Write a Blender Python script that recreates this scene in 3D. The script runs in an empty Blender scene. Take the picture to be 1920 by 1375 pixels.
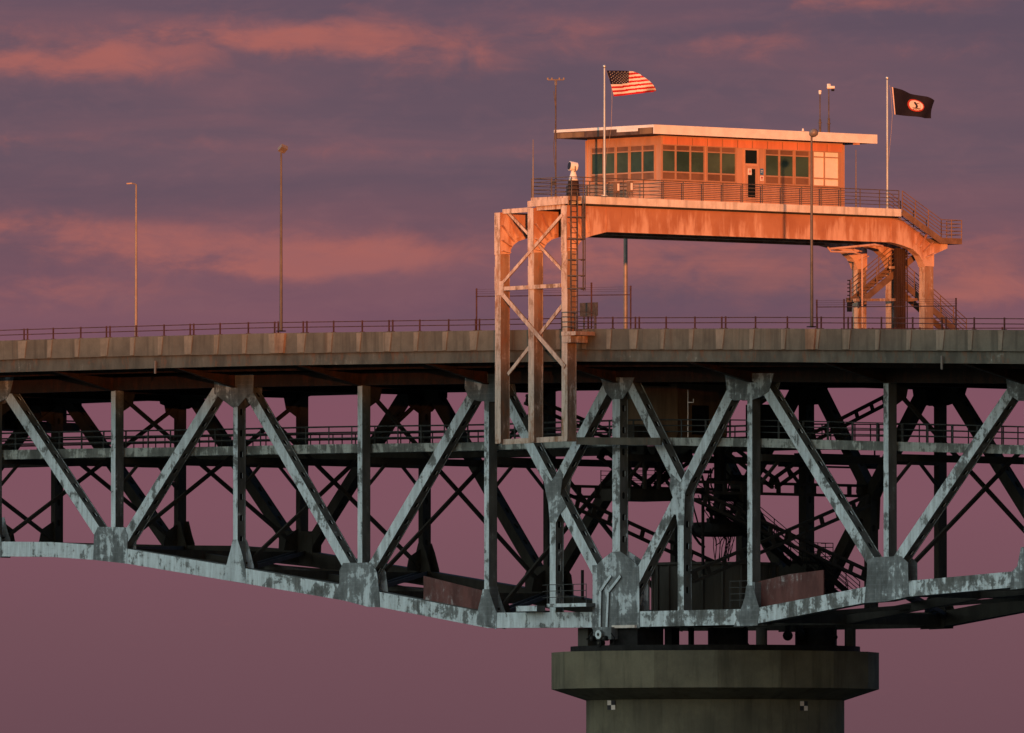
import bpy, bmesh, math, random
import numpy as np
from mathutils import Vector as V
random.seed(7)
R = math.radians
sc = bpy.context.scene
COL = sc.collection

# ------------------------------------------------------------------ camera frame
# X runs along the bridge, Y across it (away from the viewer), Z up from the water.
TH, DIST, F, HZ, CAMZ = R(48), 850.0, 28050.0, 1655.0, 4.0
vdir = V((-math.sin(TH), math.cos(TH), 0)); rdir = V((math.cos(TH), math.sin(TH), 0))
CAM = -(1155 - 960) / F * DIST * rdir - DIST * vdir; CAM.z = CAMZ
PITCH = math.atan((HZ - 687.5) / F)
fwd = vdir * math.cos(PITCH) + V((0, 0, math.sin(PITCH))); updir = rdir.cross(fwd)

def at(x, y, Y=None, X=None):
    """point where the sight line through photo pixel x,y meets a vertical plane of the bridge"""
    q = fwd * F + (x - 960) * rdir + (687.5 - y) * updir
    k = (Y - CAM.y) / q.y if Y is not None else (X - CAM.x) / q.x
    return CAM + q * k

# ------------------------------------------------------------------ materials
def nodes(name):
    m = bpy.data.materials.new(name); m.use_nodes = True
    nt = m.node_tree; nt.nodes.clear()
    o = nt.nodes.new('ShaderNodeOutputMaterial'); b = nt.nodes.new('ShaderNodeBsdfPrincipled')
    nt.links.new(b.outputs[0], o.inputs[0])
    return m, nt, b

class NT:
    """tiny helper for building node trees"""
    def __init__(s, nt): s.nt = nt
    def n(s, t, **k):
        d = s.nt.nodes.new(t)
        for a, b in k.items(): setattr(d, a, b)
        return d
    def put(s, inp, val):
        if hasattr(val, 'is_linked') or hasattr(val, 'links'): s.nt.links.new(val, inp)
        else: inp.default_value = val
    def m(s, op, a, b=0.0, c=0.0):
        d = s.n('ShaderNodeMath', operation=op); s.put(d.inputs[0], a); s.put(d.inputs[1], b); s.put(d.inputs[2], c); return d.outputs[0]
    def mix(s, f, a, b, bl='MIX'):
        d = s.n('ShaderNodeMix', data_type='RGBA', blend_type=bl); s.put(d.inputs[0], f)
        for i, x in ((6, a), (7, b)): s.put(d.inputs[i], (*x, 1) if isinstance(x, tuple) and len(x) == 3 else x)
        return d.outputs[2]
    def step(s, x, a, b, lo=0.0, hi=1.0):
        d = s.n('ShaderNodeMapRange', interpolation_type='SMOOTHSTEP'); s.put(d.inputs[0], x)
        for i, q in ((1, a), (2, b), (3, lo), (4, hi)): s.put(d.inputs[i], q)
        return d.outputs[0]
    def noise(s, vec, scale, detail=4, rough=.55, dist=0.0):
        d = s.n('ShaderNodeTexNoise'); s.put(d.inputs['Vector'], vec); s.put(d.inputs['Scale'], scale); s.put(d.inputs['Detail'], detail)
        s.put(d.inputs['Roughness'], rough); s.put(d.inputs['Distortion'], dist); return d.outputs[0]
    def scale(s, vec, sx, sy, sz):
        d = s.n('ShaderNodeMapping'); s.put(d.inputs[0], vec); d.inputs['Scale'].default_value = (sx, sy, sz); return d.outputs[0]

def paint(name, dark, pale, rust, outer, other, rough=.7, rustamt=.25, scale=.9, streak=.35, spec=.25, soft=.03, rows=0.0):
    """old bridge paint: chalky pale coat flaking off a dark one. Faces toward -Y get another share of pale coat."""
    m, nt, b = nodes(name); t = NT(nt)
    g = t.n('ShaderNodeNewGeometry'); pos = g.outputs['Position']
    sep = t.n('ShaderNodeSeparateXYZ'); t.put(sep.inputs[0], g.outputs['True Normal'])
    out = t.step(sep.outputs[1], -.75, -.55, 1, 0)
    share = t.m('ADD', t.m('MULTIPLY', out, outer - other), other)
    n1 = t.noise(pos, scale, 6, .66, .4)
    n2 = t.noise(t.scale(pos, 3.2, 3.2, .45), scale * 1.1, 5, .65)
    n3 = t.noise(pos, scale * 6.5, 4, .6)
    nn = t.m('ADD', t.m('ADD', t.m('MULTIPLY', n1, .62), t.m('MULTIPLY', n2, streak)), t.m('MULTIPLY', n3, .12))
    nn = t.m('DIVIDE', nn, .74 + streak)
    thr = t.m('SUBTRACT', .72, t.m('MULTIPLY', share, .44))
    thr = t.m('ADD', thr, t.m('MULTIPLY', t.m('SUBTRACT', t.noise(pos, .13, 2, .5), .5), .34))
    dlt = t.m('SUBTRACT', nn, thr)
    mask = t.m('ADD', t.m('MULTIPLY', t.step(dlt, -soft * .5, soft), .62), t.m('MULTIPLY', t.step(dlt, -.11, .09), .38))
    smear = t.noise(t.scale(pos, .8, .8, 4.5), 2.2, 4, .7)
    mask = t.m('MULTIPLY', mask, t.step(smear, .16, .48, .5, 1.0))
    tone = t.noise(t.scale(pos, 1.5, 1.5, .5), .8, 5, .6)
    dk = t.mix(t.step(tone, .3, .7), tuple(c * .7 for c in dark), tuple(min(1, c * 1.35) for c in dark))
    pl = t.mix(t.step(n2, .3, .7), tuple(c * .72 for c in pale), tuple(min(1, c * 1.12) for c in pale))
    col = t.mix(mask, dk, pl)
    if rows:
        z_ = t.n('ShaderNodeSeparateXYZ'); t.put(z_.inputs[0], pos)
        ln = t.step(t.m('SINE', t.m('MULTIPLY', z_.outputs[2], 2 * math.pi / .26)), .55, 1.0, 0, rows)
        col = t.mix(t.m('MULTIPLY', ln, t.step(n3, .35, .6)), col, pale)
    rm = t.step(t.noise(t.scale(pos, 2.2, 2.2, .8), 1.1, 6, .7), .62 - rustamt * .3, .74 - rustamt * .25)
    col = t.mix(t.m('MULTIPLY', rm, min(1, rustamt * 2)), col, rust)
    t.put(b.inputs['Base Color'], col)
    t.put(b.inputs['Roughness'], t.m('ADD', rough - .08, t.m('MULTIPLY', n3, .2)))
    b.inputs['Specular IOR Level'].default_value = spec
    bp = t.n('ShaderNodeBump'); bp.inputs['Strength'].default_value = .25; bp.inputs['Distance'].default_value = .02
    t.put(bp.inputs['Height'], t.m('ADD', mask, n3)); t.put(b.inputs['Normal'], bp.outputs[0])
    return m

def concrete(name, base, stain, warm, sc_=.5, rough=.9, sf=1.0):
    m, nt, b = nodes(name); t = NT(nt)
    g = t.n('ShaderNodeNewGeometry'); pos = g.outputs['Position']
    a = t.noise(pos, sc_, 6, .65); st = t.noise(t.scale(pos, 2.4 * sf, 2.4 * sf, .16), 1.0, 6, .62); fine = t.noise(pos, 9, 5, .7)
    col = t.mix(t.step(a, .32, .68), stain, base)
    col = t.mix(t.step(st, .47, .72, 0, .6), col, tuple(c * .45 for c in stain))
    col = t.mix(t.step(t.noise(t.scale(pos, 1.7, 1.7, .12), .6, 5, .6), .55, .75, 0, .6), col, warm)
    col = t.mix(t.step(fine, .3, .75, .0, .3), col, tuple(c * .6 for c in base))
    t.put(b.inputs['Base Color'], col); b.inputs['Roughness'].default_value = rough
    b.inputs['Specular IOR Level'].default_value = .15
    bp = t.n('ShaderNodeBump'); bp.inputs['Strength'].default_value = .3; bp.inputs['Distance'].default_value = .02
    t.put(bp.inputs['Height'], fine); t.put(b.inputs['Normal'], bp.outputs[0])
    return m

def plain(name, c, rough=.6, metal=0.0, var=.25, sc_=2.0, spec=.3, streak=False, c2=None):
    m, nt, b = nodes(name); t = NT(nt)
    g = t.n('ShaderNodeNewGeometry'); pos = g.outputs['Position']
    if streak: pos = t.scale(pos, 1.6, 1.6, .25)
    n = t.noise(pos, sc_, 5, .62)
    t.put(b.inputs['Base Color'], t.mix(t.step(n, .3, .7), c2 or tuple(x * (1 - var) for x in c), tuple(min(1, x * (1 + var * .5)) for x in c)))
    b.inputs['Roughness'].default_value = rough; b.inputs['Metallic'].default_value = metal; b.inputs['Specular IOR Level'].default_value = spec
    return m

RUST = (.13, .055, .022)
MT = dict(
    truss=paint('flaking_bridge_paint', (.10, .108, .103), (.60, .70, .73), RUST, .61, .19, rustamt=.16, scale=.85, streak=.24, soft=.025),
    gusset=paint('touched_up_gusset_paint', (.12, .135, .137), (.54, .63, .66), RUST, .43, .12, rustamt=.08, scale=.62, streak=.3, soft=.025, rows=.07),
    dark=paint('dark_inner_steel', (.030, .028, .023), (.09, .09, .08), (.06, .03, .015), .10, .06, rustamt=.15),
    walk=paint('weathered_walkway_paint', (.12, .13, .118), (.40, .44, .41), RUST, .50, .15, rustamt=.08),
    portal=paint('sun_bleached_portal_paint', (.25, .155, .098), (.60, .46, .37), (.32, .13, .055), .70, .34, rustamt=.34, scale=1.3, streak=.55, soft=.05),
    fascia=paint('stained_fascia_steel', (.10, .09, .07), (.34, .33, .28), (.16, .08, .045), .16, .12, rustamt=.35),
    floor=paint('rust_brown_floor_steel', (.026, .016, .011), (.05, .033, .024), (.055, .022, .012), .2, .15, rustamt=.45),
    red=paint('red_lead_primer', (.115, .047, .042), (.34, .32, .32), (.10, .04, .03), .30, .2, rustamt=.2, scale=1.3),
    conc=concrete('parapet_concrete', (.185, .165, .128), (.12, .106, .085), (.18, .12, .08)),
    pil=concrete('pale_pilaster_concrete', (.29, .245, .19), (.20, .17, .13), (.27, .185, .12), 1.1),
    rustconc=concrete('rust_stained_concrete', (.36, .24, .16), (.24, .15, .1), (.34, .17, .08), 1.1),
    pier=concrete('pier_concrete', (.172, .158, .108), (.105, .098, .07), (.15, .128, .085), .35, sf=.6),
    white=plain('cream_painted_fascia', (.78, .74, .69), .55, var=.12, sc_=1.2),
    slab=concrete('platform_edge_concrete', (.74, .69, .63), (.60, .54, .47), (.58, .46, .36), 1.4),
    house=plain('tan_house_panel', (.46, .25, .16), .6, var=.18, sc_=1.0, streak=True),
    panel=plain('orange_tan_frieze_panel', (.62, .22, .12), .55, var=.2, sc_=1.0, streak=True),
    frame=plain('beige_window_frame', (.56, .31, .20), .5, var=.1),
    soffit=plain('dark_patched_fascia', (.10, .06, .045), .7, var=.5, sc_=1.5),
    rail=plain('brown_grey_rail', (.10, .08, .068), .6, var=.4, sc_=3),
    drail=plain('dark_walkway_rail', (.055, .062, .06), .6, var=.4, sc_=3),
    redrail=plain('rusty_red_rail', (.09, .035, .03), .7, var=.4, sc_=3),
    pole=plain('galvanised_pole', (.22, .18, .15), .5, .2, var=.2),
    silver=plain('polished_flagpole', (.72, .66, .58), .3, .75, var=.1),
    dkpole=plain('grey_lamp_pole', (.105, .09, .08), .55, .2, var=.25),
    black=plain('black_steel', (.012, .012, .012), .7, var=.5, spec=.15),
    mach=plain('grey_drum_paint', (.06, .058, .05), .8, var=.35, sc_=.7, streak=True, spec=.15),
    room=plain('brown_plywood_wall', (.20, .125, .07), .8, var=.3, sc_=1.2, streak=True),
    stair=plain('brown_stair_steel', (.20, .12, .075), .65, var=.3),
    shaft=plain('dark_shaft_cladding', (.05, .026, .018), .7, var=.4, streak=True),
    lens=plain('black_lens', (.01, .01, .012), .2, spec=.5),
    hornw=plain('white_searchlight_paint', (.82, .74, .66), .4, var=.08),
    red1=plain('flag_red', (.52, .012, .012), .8, var=.1), white1=plain('flag_white', (.82, .76, .70), .8, var=.06),
    blue1=plain('flag_navy', (.009, .009, .024), .8, var=.15), navy=plain('state_flag_navy', (.012, .010, .018), .85, var=.2),
    seal=plain('seal_white', (.80, .62, .55), .8, var=.08), sealred=plain('seal_red', (.40, .045, .030), .8, var=.1),
    blind=plain('pale_window_blind', (.78, .70, .60), .6, var=.06), ink=plain('sign_ink', (.03, .03, .035), .6),
    signblue=plain('blue_sign_face', (.05, .17, .34), .4), signred=plain('red_sign_print', (.55, .05, .03), .5), paper=plain('paper_notice', (.80, .76, .72), .7),
    water=None)

def streaked(name):
    # red-brown web plate bleached in soft runs that climb from its lower flange
    m, nt, b = nodes(name); t = NT(nt); g = t.n('ShaderNodeNewGeometry'); pos = g.outputs['Position']
    z_ = t.n('ShaderNodeSeparateXYZ'); t.put(z_.inputs[0], pos); zl = at(1137, 434.5, X=XC0).z
    h = t.m('DIVIDE', t.m('SUBTRACT', z_.outputs[2], zl), 1.75)
    st = t.noise(t.scale(pos, 1.6, 1.6, .30), 1.15, 6, .62); st2 = t.noise(t.scale(pos, .5, .5, .25), .8, 4, .6)
    m1 = t.step(t.m('ADD', t.m('ADD', st, t.m('MULTIPLY', t.m('SUBTRACT', st2, .5), .8)), t.m('MULTIPLY', h, -.22)), .36, .62)
    col = t.mix(t.step(t.noise(pos, .5, 5, .6), .3, .7), (.34, .145, .075), (.42, .20, .11))
    col = t.mix(t.m('MULTIPLY', m1, .85), col, (.62, .40, .29))
    col = t.mix(t.step(t.noise(t.scale(pos, 3, 3, .4), 1.2, 5, .7), .60, .74, 0, .6), col, (.27, .12, .06))
    t.put(b.inputs['Base Color'], col); b.inputs['Roughness'].default_value = .7; b.inputs['Specular IOR Level'].default_value = .25
    return m
XC0 = at(1063, 600, -6.0).x
MT['girder'] = streaked('streaked_girder_paint')
def glass(name, c, rough, spec=.5):
    m, nt, b = nodes(name); t = NT(nt)
    g = t.n('ShaderNodeNewGeometry'); n = t.noise(t.scale(g.outputs['Position'], 1, .5, .8), .9, 4, .6)
    t.put(b.inputs['Base Color'], t.mix(t.step(n, .35, .65), tuple(x * .75 for x in c), tuple(x * 1.2 for x in c)))
    b.inputs['Roughness'].default_value = rough; b.inputs['Specular IOR Level'].default_value = spec; b.inputs['IOR'].default_value = 1.45
    return m
MT['green'] = glass('green_tinted_glass', (.040, .074, .055), .12)
MT['green_pale'] = glass('green_tinted_glass_lighter', (.055, .088, .062), .16)  # paler pane tone, dealt out at random
MT['green_deep'] = glass('green_tinted_glass_deeper', (.026, .058, .048), .1)
MT['brown'] = glass('amber_reflecting_glass', (.17, .09, .052), .3, .4)
MT['black_glass'] = glass('dark_door_glass', (.006, .007, .008), .15)

# ------------------------------------------------------------------ mesh building
Z = V((0, 0, 1))
class MB:
    def __init__(s): s.v = []; s.f = []; s.mi = []; s.cut = []
    def add(s, vs, fs, mi=0):
        o = len(s.v); s.cut.append((o, len(s.f))); s.v += [V(p) for p in vs]; s.f += [tuple(i + o for i in f) for f in fs]; s.mi += [mi] * len(fs); return s
    def hexa(s, p, mi=0):
        return s.add(p, [(3, 2, 1, 0), (4, 5, 6, 7), (0, 1, 5, 4), (1, 2, 6, 5), (2, 3, 7, 6), (3, 0, 4, 7)], mi)
    def box(s, x0, x1, y0, y1, z0, z1, mi=0):
        return s.hexa([(x0, y0, z0), (x1, y0, z0), (x1, y1, z0), (x0, y1, z0), (x0, y0, z1), (x1, y0, z1), (x1, y1, z1), (x0, y1, z1)], mi)
    def prism(s, a, b, mi=0):
        n = len(a); fs = [tuple(range(n))[::-1], tuple(range(n, 2 * n))] + [(i, (i + 1) % n, n + (i + 1) % n, n + i) for i in range(n)]
        return s.add(list(a) + list(b), fs, mi)
    def pxz(s, poly, y0, y1, mi=0): return s.prism([(x, y0, z) for x, z in poly], [(x, y1, z) for x, z in poly], mi)
    def pyz(s, poly, x0, x1, mi=0): return s.prism([(x0, y, z) for y, z in poly], [(x1, y, z) for y, z in poly], mi)
    def bar(s, A, B, w, h, side=V((0, 1, 0)), mi=0):
        A, B = V(A), V(B); d = (B - A).normalized(); sd = side - d * side.dot(d)
        if sd.length < 1e-4: sd = V((1, 0, 0)) - d * d.x
        sd.normalize(); n = d.cross(sd); p = []
        for P in (A, B): p += [P - sd * w / 2 - n * h / 2, P + sd * w / 2 - n * h / 2, P + sd * w / 2 + n * h / 2, P - sd * w / 2 + n * h / 2]
        return s.hexa(p, mi)
    def tube(s, A, B, r, n=8, r2=None, mi=0):
        A, B = V(A), V(B); d = (B - A).normalized(); a = d.cross(V((0, 0, 1)))
        if a.length < 1e-3: a = V((1, 0, 0))
        a.normalize(); b = d.cross(a); r2 = r if r2 is None else r2
        c = [(math.cos(2 * math.pi * i / n), math.sin(2 * math.pi * i / n)) for i in range(n)]
        return s.prism([A + (a * x + b * y) * r for x, y in c], [B + (a * x + b * y) * r2 for x, y in c], mi)
    def path(s, pts, r, n=6, mi=0):
        pts = [V(p) for p in pts]; vs = []; k = len(pts); a = None
        for i, p in enumerate(pts):
            d = ((p - pts[i - 1]).normalized() if i else V()) + ((pts[i + 1] - p).normalized() if i < k - 1 else V())
            d.normalize(); a = (d.cross(Z) if a is None else a - d * a.dot(d))
            if a.length < 1e-3: a = V((1, 0, 0)) - d * d.x
            a.normalize(); b = d.cross(a); vs += [p + (a * math.cos(2 * math.pi * j / n) + b * math.sin(2 * math.pi * j / n)) * r for j in range(n)]
        fs = [tuple(range(n))[::-1], tuple(range((k - 1) * n, k * n))] + [(j * n + i, j * n + (i + 1) % n, (j + 1) * n + (i + 1) % n, (j + 1) * n + i) for j in range(k - 1) for i in range(n)]
        return s.add(vs, fs, mi)
    def strip(s, secs, mi=0):
        """continuous solid through a list of equal cross sections"""
        n = len(secs[0]); k = len(secs); vs = [p for q in secs for p in q]
        fs = [tuple(range(n))[::-1], tuple(range((k - 1) * n, k * n))] + [(j * n + i, j * n + (i + 1) % n, (j + 1) * n + (i + 1) % n, (j + 1) * n + i) for j in range(k - 1) for i in range(n)]
        return s.add(vs, fs, mi)
    def each(s, name, mat, parent):
        """every piece added becomes an object of its own"""
        for (v0, f0), (v1, f1) in zip(s.cut, s.cut[1:] + [(len(s.v), len(s.f))]):
            m = MB(); m.add(s.v[v0:v1], [tuple(i - v0 for i in f) for f in s.f[f0:f1]]); m.build(name, mat, parent)
    def lathe(s, c, prof, n=16, rot=0.0, mi=0):
        vs = []
        for r, z in prof: vs += [(c[0] + r * math.cos(rot + 2 * math.pi * i / n), c[1] + r * math.sin(rot + 2 * math.pi * i / n), z) for i in range(n)]
        k = len(prof); fs = [tuple(range(n))[::-1], tuple(range((k - 1) * n, k * n))]
        for j in range(k - 1): fs += [(j * n + i, j * n + (i + 1) % n, (j + 1) * n + (i + 1) % n, (j + 1) * n + i) for i in range(n)]
        return s.add(vs, fs, mi)
    def build(s, name, mat, parent=None, org=None, smooth=False, recalc=True):
        o0 = V(org) if org is not None else (worg(parent) if parent else V((0, 0, 0)))
        me = bpy.data.meshes.new(name); me.from_pydata([p - o0 for p in s.v], [], s.f)
        for m in (mat if isinstance(mat, list) else [mat]): me.materials.append(MT[m] if isinstance(m, str) else m)
        me.polygons.foreach_set('material_index', s.mi)
        if recalc:
            bm = bmesh.new(); bm.from_mesh(me); bmesh.ops.recalc_face_normals(bm, faces=bm.faces); bm.to_mesh(me); bm.free()
        if smooth: me.polygons.foreach_set('use_smooth', [True] * len(me.polygons))
        me.update(); ob = bpy.data.objects.new(name, me); COL.objects.link(ob)
        if parent: ob.parent = parent; ob.location = o0 - worg(parent)
        else: ob.location = o0
        return ob
def worg(o):
    p = V((0, 0, 0))
    while o: p += o.location; o = o.parent
    return p
def tag(o, label, cat, group=None, kind=None):
    if label: o['label'] = label
    if cat: o['category'] = cat
    if group: o['group'] = group
    if kind: o['kind'] = kind
    return o
def thing(name, loc, label, cat, group=None):
    o = bpy.data.objects.new(name, None); o.location = loc; o.empty_display_size = .5; COL.objects.link(o)
    return tag(o, label, cat, group)
def copy_tree(src, parent=None):
    c = src.copy(); COL.objects.link(c); c.parent = parent
    for ch in list(src.children): copy_tree(ch, c)
    return c
def lerp(tab, x):
    if x <= tab[0][0]: a, b = tab[0], tab[1]
    elif x >= tab[-1][0]: a, b = tab[-2], tab[-1]
    else:
        for a, b in zip(tab, tab[1:]):
            if x <= b[0]: break
    return a[1] + (b[1] - a[1]) * (x - a[0]) / (b[0] - a[0])
def sm(tab, x, w=45):   # softened table
    return sum(lerp(tab, x + w * k / 2) * c for k, c in ((-2, 1), (-1, 2), (0, 3), (1, 2), (2, 1))) / 9

# ------------------------------------------------------------------ trusses
W = .66; S = 14.5
def plate_cover(mb, A, B, n, w0, w1, depth, pitch=1.24, sl=.44, sw=.23, ends=.7):
    """a cover plate from A to B (its own plane normal n), width in Y, with rounded slots cut through it"""
    A, B = V(A), V(B); d = B - A; L = d.length; d.normalize(); yc = (w0 + w1) / 2
    k = max(1, int((L - 2 * ends) / pitch)); st = (L - k * pitch) / 2
    def P(u, y, dp=0): q = A + d * u - n * dp; return (q.x, y, q.z)
    mb.add([P(0, w0), P(0, w1), P(st, w1), P(st, w0)], [(0, 1, 2, 3)]); mb.add([P(L - st, w0), P(L - st, w1), P(L, w1), P(L, w0)], [(0, 1, 2, 3)])
    for i in range(k):
        u0 = st + i * pitch; u1 = u0 + pitch; c = (u0 + u1) / 2; h = sl / 2; q = sw / 2
        outer = [(u0, w0), (c, w0), (u1, w0), (u1, yc), (u1, w1), (c, w1), (u0, w1), (u0, yc)]
        inner = [(c - h + .08, yc - q), (c, yc - q), (c + h - .08, yc - q), (c + h, yc), (c + h - .08, yc + q), (c, yc + q), (c - h + .08, yc + q), (c - h, yc)]
        vs = [P(*p) for p in outer] + [P(*p) for p in inner] + [P(p[0], p[1], depth) for p in inner]
        mb.add(vs, [(j, (j + 1) % 8, 8 + (j + 1) % 8, 8 + j) for j in range(8)] + [(8 + j, 8 + (j + 1) % 8, 16 + (j + 1) % 8, 16 + j) for j in range(8)])
def member(A, B, t, y0, y1, holes=True):
    mb = MB(); A = V((A[0], 0, A[1])); B = V((B[0], 0, B[1])); d = (B - A).normalized(); n = V((d.z, 0, -d.x))
    if not holes:
        mb.bar((A.x, (y0 + y1) / 2, A.z), (B.x, (y0 + y1) / 2, B.z), y1 - y0, t); return mb
    for a, b in ((y0, y0 + .05), (y1 - .05, y1)): mb.bar((A.x, (a + b) / 2, A.z), (B.x, (a + b) / 2, B.z), b - a, t)
    mb.bar((A.x, (y0 + y1) / 2, A.z), (B.x, (y0 + y1) / 2, B.z), y1 - y0 - .12, t - .17, mi=1)      # added black core: the shade inside the slots is put into its colour
    for sgn in (1, -1):
        o = n * sgn * (t / 2 - .025)
        plate_cover(mb, A + o, B + o, n * sgn, y0 + .05, y1 - .05, .05)
    return mb
def q2(x, y, Y=0): p = at(x, y, Y); return (p.x, p.z)
def pxpoly(pts, Y=0): return [q2(x, y, Y) for x, y in pts]

OFF = 87
parT = [(-500, 660), (-60, 641), (0, 639), (240, 632), (475, 625.5), (700, 622.5), (900, 620), (1100, 616.8), (1440, 616), (1920, 619), (2400, 626)]
parB = [(-500, 696), (-60, 677), (0, 675), (240, 668), (480, 664), (900, 657.5), (1100, 656), (1440, 656), (1920, 659), (2400, 666)]
strB = [(-500, 720), (-60, 700.5), (0, 698.5), (300, 690.5), (480, 686), (900, 680), (1100, 677.8), (1440, 679), (1920, 682.5), (2400, 690)]
chordC = [(-478, 1022), (-246, 1024), (-14, 1029.5), (95, 1030.5), (211, 1038.5), (441, 1077), (674, 1117), (914, 1163.5), (1155, 1162), (1410, 1156.5), (1661, 1108), (1923, 1084.5), (2190, 1068), (2460, 1060)]
bx = [-478, -246, -14, 211, 441, 674, 914, 1155, 1410, 1661, 1923, 2190, 2460]        # node columns in the photo
NODEX = [at(x, 900, 0).x for x in bx]
def topY(x): return sm(parT, x) + OFF
posts = [(-478, 0), (-246, 1), (-16, 0), (212, 0), (441, 1), (674.5, 0), (912, 0), (1155, 2), (1405.5, 0), (1661, 0), (1925, 1), (2190, 0), (2460, 1)]
diag = [((-470, 1015), (-262, 735)), ((-228, 735), (-30, 1020)), ((0, 0), (0, 0)),
        ((-3, 715), (209, 1038)), ((217, 1038), (416, 715)), ((453, 715), (677, 1108)), ((672, 1105), (900, 715)), ((930, 715), (1153, 1140)),
        ((1167, 1138), (1380, 715)), ((1424, 712), (1645, 1072)), ((1668, 1070), (1906, 718)), ((1942, 712), (2170, 1050)), ((2200, 1050), (2440, 715))]
gus_bot = {
    211: [(184, 988), (233, 989), (240, 1003), (238, 1057), (175, 1050), (177, 1003)],
    441: [(437, 1012), (446, 1012), (452, 1030), (460, 1062), (462, 1094), (416, 1087), (425, 1060), (432, 1034)],
    674: [(637, 1070), (644, 1056), (696, 1055), (707, 1072), (711, 1105), (713, 1139), (690, 1138), (626, 1121), (637, 1094)],
    914: [(906, 1105), (917, 1105), (925, 1131), (932, 1149), (931, 1179.5), (893, 1171), (897, 1142), (902, 1122)],
    1155: [(1111, 1060), (1119, 1060), (1129, 1050), (1148, 1035), (1163, 1034), (1184, 1048), (1198, 1063), (1199, 1095), (1200, 1178), (1111, 1180), (1112, 1090)],
    1410: [(1400, 1098), (1412, 1098), (1417, 1116), (1424, 1140), (1421, 1173), (1376, 1175), (1390, 1142), (1397, 1120)],
    1661: [(1627, 1050), (1640, 1045), (1690, 1043), (1703, 1055), (1704, 1119), (1662, 1128), (1621, 1131), (1626, 1080)],
    1923: [(1915, 1026), (1930, 1026), (1940, 1055), (1960, 1070), (1962, 1098), (1895, 1106), (1897, 1073), (1908, 1062)],
    -14: [(-18, 970), (-8, 970), (-2, 996), (3, 1012), (3, 1046), (-34, 1045), (-32, 1012), (-24, 996)]}
gus_top = {
    -14: [(-55, 700), (28, 700), (20, 735), (12, 748), (-8, 757), (-22, 757), (-45, 748)],
    441: [(403, 702), (476, 702), (475, 736), (463, 744), (447, 762), (436, 764), (423, 754), (402, 738)],
    912: [(873, 701), (946, 701), (952, 740), (930, 754), (896, 752), (879, 746), (872, 728)],
    1155: [(1126, 708), (1190, 708), (1182, 728), (1168, 748), (1148, 749), (1136, 736)],
    1405: [(1359, 700), (1452, 700), (1442, 734), (1428, 744), (1412, 749.5), (1376, 751), (1365, 744)],
    1923: [(1886, 700), (1962, 700), (1950, 735), (1935, 752), (1910, 752), (1890, 738)]}

def make_truss(Y0, label, mats):
    root = thing('truss', at(1155, 1162, Y0 * 0) + V((0, Y0, 0)), label, 'truss')
    y0, y1 = Y0, Y0 + W; pm, gm = mats
    # bottom chord, one mesh per panel
    cx = [c for c in chordC]
    for a, b in zip(cx, cx[1:]):
        A = q2(a[0], a[1]); B = q2(b[0], b[1]); mb = MB()
        e = .44
        mb.hexa([(A[0], y0, A[1] - e), (B[0], y0, B[1] - e), (B[0], y1, B[1] - e), (A[0], y1, A[1] - e), (A[0], y0, A[1] + e), (B[0], y0, B[1] + e), (B[0], y1, B[1] + e), (A[0], y1, A[1] + e)])
        mb.build('bottom_chord', pm, root)
    for a, b in zip(bx, bx[1:]):
        A = q2(a, topY(a)); B = q2(b, topY(b)); mb = MB(); e = .40
        mb.hexa([(A[0], y0, A[1] - e), (B[0], y0, B[1] - e), (B[0], y1, B[1] - e), (A[0], y1, A[1] - e), (A[0], y0, A[1] + e), (B[0], y0, B[1] + e), (B[0], y1, B[1] + e), (A[0], y1, A[1] + e)])
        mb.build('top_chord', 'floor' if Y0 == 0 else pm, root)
    for x, h in posts:
        X = at(x, 900, 0).x; zb = at(x, lerp(chordC, x), 0).z; zt = at(x, topY(x), 0).z
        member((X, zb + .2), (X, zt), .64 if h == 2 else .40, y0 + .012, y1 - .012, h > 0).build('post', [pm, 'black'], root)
    for X_, y_, in ((1036, 930), (1276, 930)):
        X = at(X_, 1000, 0).x
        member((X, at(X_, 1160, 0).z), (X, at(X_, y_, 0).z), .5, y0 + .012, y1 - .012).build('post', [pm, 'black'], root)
    for p, q in diag:
        if p == q: continue
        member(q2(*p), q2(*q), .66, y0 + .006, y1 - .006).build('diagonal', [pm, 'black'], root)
    for p, q in (((1140, 718), (1038, 914)), ((1178, 718), (1276, 916))):
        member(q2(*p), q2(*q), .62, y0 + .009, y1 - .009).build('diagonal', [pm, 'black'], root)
    for pl in list(gus_bot.values()) + list(gus_top.values()) + [
            [(1017, 880), (1034, 903), (1050, 880), (1056, 890), (1051, 930), (1062, 950), (1050, 965), (1043, 980), (1031, 980), (1029, 948), (1022, 915)],
            [(1258, 888), (1276, 905), (1291, 880), (1299, 893), (1285, 925), (1283, 985), (1271, 985), (1268, 965), (1258, 965), (1263, 935), (1256, 915)]]:
        mb = MB(); mb.pxz(pxpoly(pl), y0 - .028, y0 - .001); mb.pxz(pxpoly(pl), y1 + .001, y1 + .028)
        mb.each('gusset_plate', gm, root)
    # post feet flare sideways too
    for x in (441, 914, 1410):
        X = at(x, 900, 0).x; z = at(x, lerp(chordC, x), 0).z + .44
        mb = MB(); mb.pyz([(y0 + .02, z + 1.5), (y1 - .02, z + 1.5), (y1 + .0, z + .8), (y1 + .28, z), (y0 + .02, z)], X - .16, X + .205)
        mb.build('post_foot', gm, root)
    return root
near = make_truss(0, 'near truss with flaking pale blue-grey paint facing the viewer', ('truss', 'gusset'))
far = make_truss(S, 'far truss in shadow behind the near one, almost black', ('dark', 'dark'))
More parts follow.
